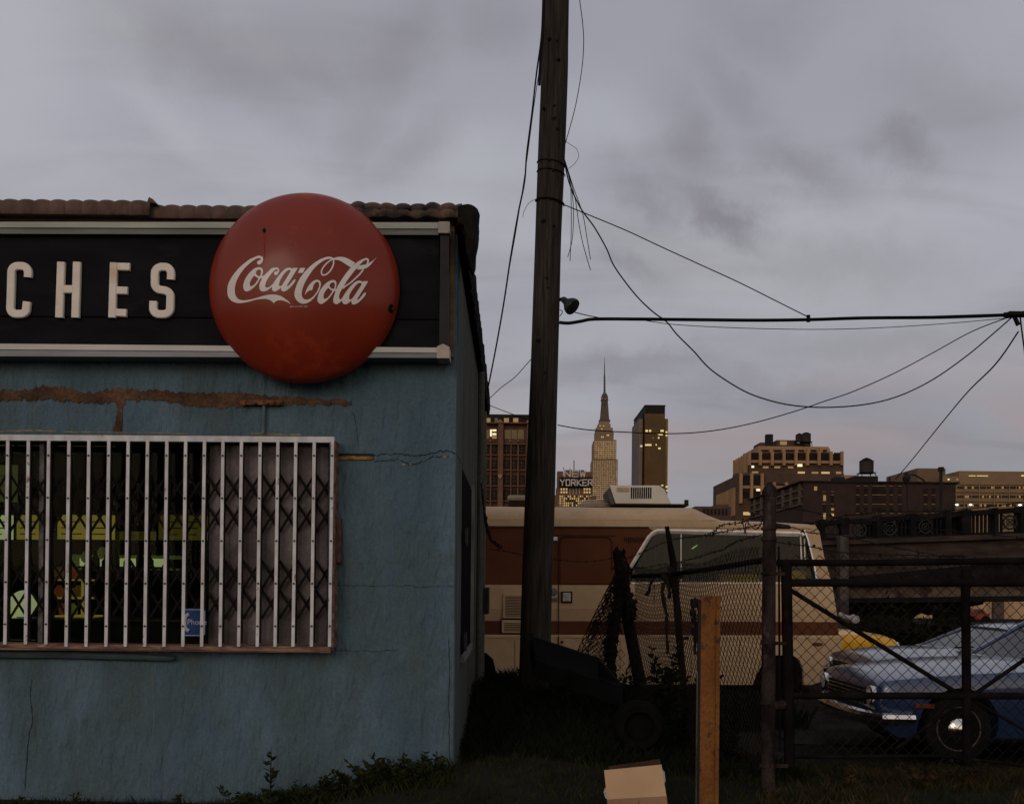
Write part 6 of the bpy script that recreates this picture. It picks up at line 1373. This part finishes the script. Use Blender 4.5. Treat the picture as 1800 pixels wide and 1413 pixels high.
windows(es, W3[:2], Y0+6, .5); windows(es, W3[4:], Y0+7, 1.5)
m_ = MB()
def frus(mb, xa0, xa1, ya, xb0, xb1, yb, Y, rat=1.0):
    c_ = (P(xa0, ya, Y).x+P(xa1, ya, Y).x)/2; wa = (P(xa1, ya, Y).x-P(xa0, ya, Y).x)/2; wb2 = (P(xb1, yb, Y).x-P(xb0, yb, Y).x)/2; za, zb2 = P(xa0, ya, Y).z, P(xb0, yb, Y).z
    cb = (P(xb0, yb, Y).x+P(xb1, yb, Y).x)/2
    B = [(cb-wb2, Y-wb2, zb2), (cb+wb2, Y-wb2, zb2), (cb+wb2, Y+wb2, zb2), (cb-wb2, Y+wb2, zb2)]; T = [(c_-wa, Y-wa, za), (c_+wa, Y-wa, za), (c_+wa, Y+wa, za), (c_-wa, Y+wa, za)]
    mb.add(B+T, [(3,2,1,0), (4,5,6,7), (0,1,5,4), (1,2,6,5), (2,3,7,6), (3,0,4,7)])
YS = Y0+22
frus(m_, 1057.3, 1068, 705, 1055.3, 1070.3, 741, YS); frus(m_, 1057, 1068.2, 697, 1057, 1068.2, 705, YS); frus(m_, 1058.5, 1066.5, 693, 1057.5, 1067.7, 697, YS); frus(m_, 1061, 1064, 690, 1058.5, 1066.5, 693, YS)
frus(m_, 1052.8, 1072.2, 739, 1053.5, 1071.5, 743, YS); frus(m_, 1056.3, 1069, 703, 1056.3, 1069, 704.3, YS)
for s_ in (-1, 1): frus(m_, 1062.6+s_*5-1, 1062.6+s_*5+1, 712, 1062.6+s_*6.8-1.6, 1062.6+s_*6.8+1.6, 741, YS-4)
m_.build('mooring_mast', lsd, es)
m_ = MB(); frus(m_, 1061.5, 1063.7, 658, 1061, 1064.4, 691, YS); frus(m_, 1061.9, 1063.1, 641, 1061.7, 1063.5, 658, YS); frus(m_, 1062.3, 1062.6, 628, 1062.0, 1063, 641, YS)
for y in (663, 668, 674, 680, 686): frus(m_, 1060.9, 1064.3, y, 1060.9, 1064.3, y+1, YS)
m_.build('antenna', lsd, es)
windows(es, [(1060.2, 1061.2, 712, 736, dwin), (1062.2, 1063.2, 710, 736, dwin), (1064.2, 1065.2, 712, 736, dwin), (1058.8, 1059.6, 699, 701, litd), (1063.5, 1064.5, 700, 702, litd)], YS-6.5, .3)
# dark slab tower
Y0 = 1300
gl_ = mat('bronze_curtain_wall', (.10, .056, .024), (.075, .042, .02), .06, .45, metal=.2); sidec = mat('grey_side', (.13, .105, .095), (.10, .085, .08), .04, .7); brz = mat('bronze_wing', (.25, .155, .06), (.19, .115, .045), .04, .5)
pn = thing('office_tower', P(1145, 1030, Y0), 'bronze glass slab office tower with black louvred top', 'building')
m_ = MB(); blk_(m_, 1134, 1169, 727, Y0, 120); m_.build('slab', gl_, pn)
m_ = MB(); blk_(m_, 1134, 1169, 713.5, Y0+.0, 120, 727); m_.build('louvred_crown', mat('crown_black', (.012, .011, .012), None, .2, .7), pn)
m_ = MB(); x0, x1, z0, z1 = RC(1134, 1169.5, 713, 714.2, Y0-1); m_.box(x0-.5, x1+.5, Y0-1, Y0+121, z1, z1+1)
for k in range(13): x = 1135+k*2.7; a0, a1, z0, z1 = RC(x-.2, x+.2, 714, 727, Y0-.6); m_.box(a0, a1, Y0-.6, Y0, z0, z1)
m_.build('crown_fins', mat('crown_fin', (.06, .045, .035), None, .2, .7), pn)
m_ = MB(); blk_(m_, 1123, 1129.5, 736, Y0+8, 75); m_.build('side_wing', [sidec, brz], pn)
pn.children[-1].data.polygons[2].material_index = 1
m_ = MB(); blk_(m_, 1169.2, 1174.5, 736, Y0+8, 60); m_.build('side_wing', brz, pn)
m_ = MB(); blk_(m_, 1129.5, 1134.2, 727, Y0+10, 70); m_.build('shadow_gap', MATS['crown_black'], pn)
m_ = MB()
for y in [731+2.55*k for k in range(60)]:
    x0, x1, z0, z1 = RC(1134, 1169, y, y+.7, Y0-.25); m_.box(x0, x1, Y0-.25, Y0, z0, z1)
m_.build('floor_bands', mat('floor_band', (.11, .065, .026), None, .1, .5), pn)
m_ = MB()
for xx in (1124.2, 1126.3, 1128.4, 1171, 1173): x0, x1, z0, z1 = RC(xx-.25, xx+.25, 737, 900, Y0+7.6); m_.box(x0, x1, Y0+7.6, Y0+8, z0, z1)
m_.build('wing_ribs', mat('wing_rib', (.40, .26, .12), None, .1, .5), pn)
W_ = [(1134.5, 1139, 755.5, 759, lity), (1141, 1144.5, 755.5, 759, lity), (1161, 1166.5, 755.5, 759, lity), (1158, 1165, 762.5, 765, lity), (1156, 1158, 762, 764, lit), (1156.5, 1159, 768, 771, lity), (1134, 1145, 780.5, 783.5, lity), (1152.5, 1154.5, 780.5, 783, lity), (1157, 1161, 786.5, 789.5, lity), (1147, 1149, 769, 770.5, litd), (1162, 1166, 852, 854, lity)]
windows(pn, W_, Y0, .5)
windows(pn, [(1125.5, 1129, 782.5, 785.5, lity), (1170, 1173, 758, 761, lity), (1170, 1173, 764, 767, lity), (1170, 1173.5, 854, 857, lity), (1171, 1174, 861, 863, lity)], Y0+7.5, .5)
# stepped brown warehouse
Y0 = 420
wt_ = mat('warehouse_tan', (.30, .18, .10), (.24, .145, .08), .15, .9); wb_ = mat('warehouse_brown', (.085, .05, .036), (.06, .038, .03), .15, .9); wo = thing('stepped_warehouse', P(1385, 1040, Y0), 'stepped brown and tan warehouse block with lit bays and rooftop tanks', 'building')
Yb = Y0+12; Yt = Y0+22
m_ = MB(); blk_(m_, 1304, 1484, 832, Y0+2, 60); m_.build('lower_block', wb_, wo)
m_ = MB(); blk_(m_, 1279+16, 1345, 832, Y0, 8); m_.build('corner_block', wb_, wo)
m_ = MB(); blk_(m_, 1300+17, 1483, 797, Yb, 24); m_.build('middle_block', wb_, wo)
m_ = MB(); blk_(m_, 1333, 1457, 784.5, Yt, 30); m_.build('top_block', wt_, wo)
pr_ = MB()
zx = lambda v: v/7.826+1270
zy = lambda v: v/7.826+750
for x in (375, 525, 690, 850, 1015, 1175, 1335, 1500, 1650): a0, a1, z0, z1 = RC(zx(x-18), zx(x+18), zy(338), zy(528), Yb-2); pr_.box(a0, a1, Yb-2, Yb, z0, z1)
a0, a1, z0, z1 = RC(zx(375), zx(1660), zy(462), zy(500), Yb-1.2); pr_.box(a0, a1, Yb-1.2, Yb, z0, z1)
for x in (490, 650, 820, 1000, 1170, 1340, 1440): a0, a1, z0, z1 = RC(zx(x), zx(x+40), zy(300), zy(360), Yt-1); pr_.box(a0, a1, Yt-1, Yt, z0, z1)
for x in (258, 405, 550, 715, 885): a0, a1, z0, z1 = RC(zx(x-18), zx(x+18), zy(640 if x < 600 else 760), zy(1052), Y0-2); pr_.box(a0, a1, Y0-2, Y0+2, z0, z1)
a0, a1, z0, z1 = RC(zx(250), zx(880), zy(810), zy(850), Y0-1.2); pr_.box(a0, a1, Y0-1.2, Y0+2, z0, z1)
xs0 = P(1317, 800, Yb).x
for k in range(5): yy2 = Yb+3+k*5; pr_.box(xs0-1.5, xs0, yy2, yy2+2, P(1317, 860, Yb).z, P(1317, 797-(k == 0)*2, Yb).z)
xs1 = P(1295, 850, Y0).x
pr_.build('piers', wt_, wo)
m_ = MB(); blk_(m_, 1281+14, 1300, 858, Y0+1, 40); blk_(m_, 1304, 1310, 836, Y0+3, 50)
m_.build('side_wing', wb_, wo)
pk = MB()
for k in range(9): y_ = Y0+2+k*4.4; xx = P(1295, 860, Y0+1).x; pk.box(xx-1, xx, y_, y_+1.6, P(1290, 905, Y0).z, P(1290, 856, Y0).z)
pk.build('side_piers', wt_, wo)
W_ = []
for a_, b_ in ((395, 495), (552, 668), (715, 828), (872, 988), (1035, 1148), (1195, 1305), (1358, 1472), (1528, 1625)): W_.append((zx(a_), zx(b_), zy(358), zy(460), dwin))
for x0_, x1_, y0_, y1_, mm_ in ((398,432,536,565,litb),(555,630,545,572,litd),(712,790,545,570,litd),(900,970,548,570,litd),(1030,1095,514,548,litb),(712,832,650,680,litb),(402,490,615,655,litd),(575,668,640,664,litd),(1035,1130,618,680,lit),(1225,1315,620,684,litd),(1358,1470,620,684,lit),(1560,1630,618,660,litd)): W_.append((zx(x0_), zx(x1_), zy(y0_), zy(y1_), mm_))
windows(wo, W_, Yb, .4)
W_ = [(zx(a_), zx(b_), zy(c_), zy(d_), mm_) for a_, b_, c_, d_, mm_ in ((285,382,668,805,dwin),(430,528,668,805,dwin),(285,382,885,980,dwin),(432,528,885,980,dwin),(465,535,850,884,litb),(745,830,868,884,lity),(285,385,1172,1215,lit),(750,850,1155,1218,lit),(755,860,785,810,dwin),(745,850,890,990,dwin))]
windows(wo, W_, Y0-.0, .4)
windows(wo, [(zx(a_), zx(b_), zy(318), zy(345), dwin) for a_, b_ in ((530, 635), (700, 800), (870, 985), (1050, 1120), (1190, 1290), (1355, 1425))], Yt, .4)
m_ = MB(); blk_(m_, 1336, 1425, 778, Yt+6, 12, 786); blk_(m_, 1365, 1400, 773.5, Yt+5, 12, 786); m_.build('penthouse', wb_, wo)
windows(wo, [(1371, 1383, 775.5, 782, litd)], Yt+5, .3)
m_ = MB(); blk_(m_, 1347.5, 1359, 763, Yt+4, 3.2, 786); m_.build('chimney', mat('chimney_black', (.02, .018, .02), None, 1, .9), wo)
tankm = mat('tank_wood', (.045, .035, .032), (.03, .025, .024), .8, .9)
def water_tower(xc, xr, ytip, ytop, ybot, ybase, Y, label, legs=4):
    q = P(xc, ybot, Y); r = (P(xc+xr, ybot, Y).x-q.x); t = thing('water_tank', P(xc, ybase, Y), label, 'water tank', 'rooftop water tanks')
    zt, zb, z1 = P(xc, ytop, Y).z, q.z, P(xc, ytip, Y).z
    tank = MB().lathe([(r*.97, zb-q.z), (r, 0), (r, zt-q.z)], q, 'z', 22).build('tank', tankm, t, smooth=True)
    MB().lathe([(r*1.06, zt-q.z), (r*.5, (zt+z1)/2-q.z+.1*r), (.02, z1-q.z)], q, 'z', 22).build('roof', MATS['sooty_iron'], t, smooth=True)
    hp = MB()
    for k in range(5): z_ = (zt-zb)*(k+.5)/5; hp.lathe([(r*1.01, z_), (r*1.02, z_+.05*r)], q, 'z', 22)
    hp.build('hoops', MATS['sooty_iron'], tank)
    zb2 = P(xc, ybase, Y).z; s_ = MB(); s_.box(q.x-r*1.1, q.x+r*1.1, Y-r*1.1, Y+r*1.1, zb-.1*r, zb-.01)
    for sx in (-1, 1):
        for sy in (-1, 1): s_.tube([(q.x+sx*r*.85, Y+sy*r*.85, zb-.05), (q.x+sx*r*1.05, Y+sy*r*1.05, zb2)], r*.07, 5)
    s_.build('stand', MATS['sooty_iron'], t); return t
water_tower(1405, 6.5, 761, 765, 776, 786, Yt+3, 'left one of two adjoining wooden tanks atop the stepped warehouse')
water_tower(1417, 8, 759.5, 763, 777, 786, Yt+1, 'right larger one of two adjoining wooden tanks atop the stepped warehouse')
# dark brick factory
Y0 = 180
db = mat('factory_brick', (.04, .024, .021), (.028, .018, .017), .5, .9); fa = thing('dark_factory', P(1540, 1040, Y0), 'long dark brick factory with pale window sills behind the ramp', 'building')
m_ = MB(); blk_(m_, 1412, 1680, 848, Y0, 40); m_.build('wall', db, fa)
x0 = P(1412, 848, Y0).x; m_ = MB(); m_.box(x0-.6, P(1681, 848, Y0).x+.5, Y0-.4, Y0+40.5, P(1540, 848, Y0).z-.05, P(1540, 846, Y0).z); m_.build('cornice', MATS['attic_dark'], fa)
sill_m = mat('pale_sill', (.22, .14, .07), None, 1, .8)
sm_ = MB(); W_ = []
rowsy = (854, 869.7, 886, 902)
for y in rowsy:
    for a_, b_ in ((1505, 1511), (1519, 1525), (1533, 1557), (1564, 1570), (1579, 1584.5), (1624, 1630), (1638, 1644)):
        if a_ > 1600 and y < 860: continue
        x0, x1, z0, z1 = RC(a_, b_, y-.7, y+.7, Y0-.3); sm_.box(x0, x1, Y0-.3, Y0, z0, z1); W_.append((a_, b_, y-11 if y > 860 else y-4.5, y-1, dwin))
for y in (864, 869.5, 885.5, 901.5):
    for a_, b_ in ((1446, 1452), (1460.5, 1466)): x0, x1, z0, z1 = RC(a_, b_, y-.6, y+.6, Y0-.3); sm_.box(x0, x1, Y0-.3, Y0, z0, z1)
sm_.build('sills', sill_m, fa)
W_ += [(1447, 1451.5, 870.5, 880, litd), (1447, 1451.5, 902.5, 907, lit), (1447.5, 1451, 908, 912, litd), (1461, 1465.5, 893, 897, litd), (1461, 1465.5, 903, 907, lit), (1431, 1436, 855, 862, litd), (1447, 1451.5, 888, 899, dwin), (1461, 1465.5, 872, 883, dwin)]
windows(fa, W_, Y0, .12)
xf = P(1412, 870, Y0).x; sp_ = MB()
for k in range(7): y_ = Y0+1+k*5.6; sp_.box(xf-.35, xf, y_, y_+1.2, P(1400, 885, Y0).z, P(1400, 849, Y0).z)
for z_ in (P(1412, 858, Y0).z, P(1412, 871, Y0).z, P(1412, 884, Y0).z): sp_.box(xf-.3, xf, Y0+.2, Y0+40, z_-.3, z_)
sp_.build('side_piers', mat('side_pier', (.11, .07, .05), None, 1, .9), fa)
m_ = MB(); blk_(m_, 1469, 1485, 838, Y0+1, 3, 850); m_.build('chimney', MATS['attic_dark'], fa)
m_ = MB(); blk_(m_, 1503, 1543.5, 836.5, Y0+4, 8, 849); m_.build('bulkhead', MATS['attic_dark'], fa)
m_ = MB(); blk_(m_, 1562.8, 1565.6, 838, Y0+1, .3, 849); m_.build('roof_pipe', MATS['attic_dark'], fa)
water_tower(1523, 12, 804, 811, 831, 837.5, Y0+8, 'lone cone roofed wooden water tank on the dark factory roof')
# light behind the factory stack
m_ = MB(); blk_(m_, 1484, 1508, 835, 400, 20); tag(m_.build('far_building', wt_), 'sliver of tan building right of the stepped warehouse', 'building')
st_ = thing('low_rowhouse', P(1255, 1030, 300), 'low dark rooftop building just right of the office tower', 'building')
m_ = MB(); blk_(m_, 1222, 1285, 890, 300, 20); m_.build('wall', wb_, st_); m_ = MB(); blk_(m_, 1259, 1281, 886.5, 302, 10, 892); m_.build('bulkhead', wb_, st_)
windows(st_, [(1236+k*6.5, 1239.5+k*6.5, 894, 905, dwin) for k in range(7)], 300, .2)
# tan postal building
Y0 = 300
tb = mat('tan_concrete', (.20, .13, .075), (.165, .11, .065), .2, .85); mo = thing('tan_block', P(1740, 1040, Y0), 'long tan concrete office block with ribbon windows at right', 'building')
m_ = MB(); blk_(m_, 1655, 1990, 838, Y0, 60); m_.build('wall', tb, mo)
m_ = MB(); blk_(m_, 1686, 1990, 829, Y0+4, 50); m_.build('top_floor', tb, mo); m_ = MB(); blk_(m_, 1612.5, 1662, 823, Y0+2, 25); m_.build('stair_tower', mat('tan_tower', (.15, .095, .06), None, .2, .85), mo)
W_ = []
for y in (855, 871, 886):
    for k in range(8):
        xb_ = 1655+k*26.2
        for j in range(7): W_.append((xb_+1.6+j*3.5, xb_+4.2+j*3.5, y, y+4, rw.choice([dwin]*7+[litd]*2)))
windows(mo, W_, Y0, .1)
m_ = MB()
for y in (851, 864.5, 880.5): x0, x1, z0, z1 = RC(1655, 1990, y, y+1.2, Y0-.5); m_.box(x0, x1, Y0-.5, Y0, z0, z1)
for k in range(11): xx = 1668+k*26.4; x0, x1, z0, z1 = RC(xx, xx+1.3, 848, 1000, Y0-.4); m_.box(x0, x1, Y0-.4, Y0, z0, z1)
m_.build('ledges', mat('tan_ledge', (.26, .17, .10), None, .2, .85), mo)
windows(mo, [(1703, 1714, 835.8, 837, lity), (1717, 1736, 835.8, 837, lity), (1795, 1802, 835, 837, lity)], Y0+4, .3)
windows(mo, [(1666, 1668.5, 841.5, 843.5, litb), (1681.5, 1683.5, 842, 843.5, lit)], Y0-.3, .2)
def lamp_far(x, y, label):
    t = thing('street_lamp', P(x, 1000, 150), label, 'street lamp', 'distant lit street lamps'); q = P(x, y, 150)
    MB().lathe([(.02, -.15), (.22, -.05), (.24, .05), (.02, .15)], q, 'z', 10).build('lamp_head', mat('lamp_white', (.7, .8, .7), None, 3, .5, emit=(.85, 1, .8), estr=1.8), t, smooth=True)
    MB().tube([q-Vector((.1, -.2, 0)), q-Vector((.5, -.2, .1)), Vector((q.x-.5, 150.2, -.3))], .06, 6).build('lamp_post', MATS['sooty_iron'], t)
lamp_far(1682, 887, 'lit street lamp just right of the dark factory edge'); lamp_far(1706, 887, 'lit street lamp in the middle of the tan block'); lamp_far(1793, 887.5, 'lit street lamp near the right edge over the ramp')
# poles and lamp on the ramp
t = thing('lamp_post', P(1654, 1000, 36), 'tall black pole standing in front of the dark factory', 'post'); MB().tube([P(1654, 1000, 36), P(1654, 822, 36)], .06, 8).build('shaft', MATS['attic_dark'], t); MB().box(P(1650.5,822,36).x, P(1657.5,822,36).x, 35.9, 36.1, P(1654,828,36).z, P(1654,821,36).z).build('cap', MATS['attic_dark'], t)
t = thing('ramp_lamp', P(1594, 900, 60), 'dark unlit lantern with curved arm above the factory roof', 'lamp'); m_ = MB(); q = P(1593, 839, 60)
m_.lathe([(.05, -.35), (.2, -.2), (.23, .0), (.12, .12), (.12, .28), (.05, .3)], q, 'z', 12); m_.build('lantern', MATS['attic_dark'], t, smooth=True)
MB().tube(rail([(1596,838),(1604,834),(1614,838),(1626,846)], 60), .05, 6).build('arm', MATS['attic_dark'], t); MB().tube([P(1594,845,60), P(1595,900,60)], .04, 6).build('shaft', MATS['attic_dark'], t)
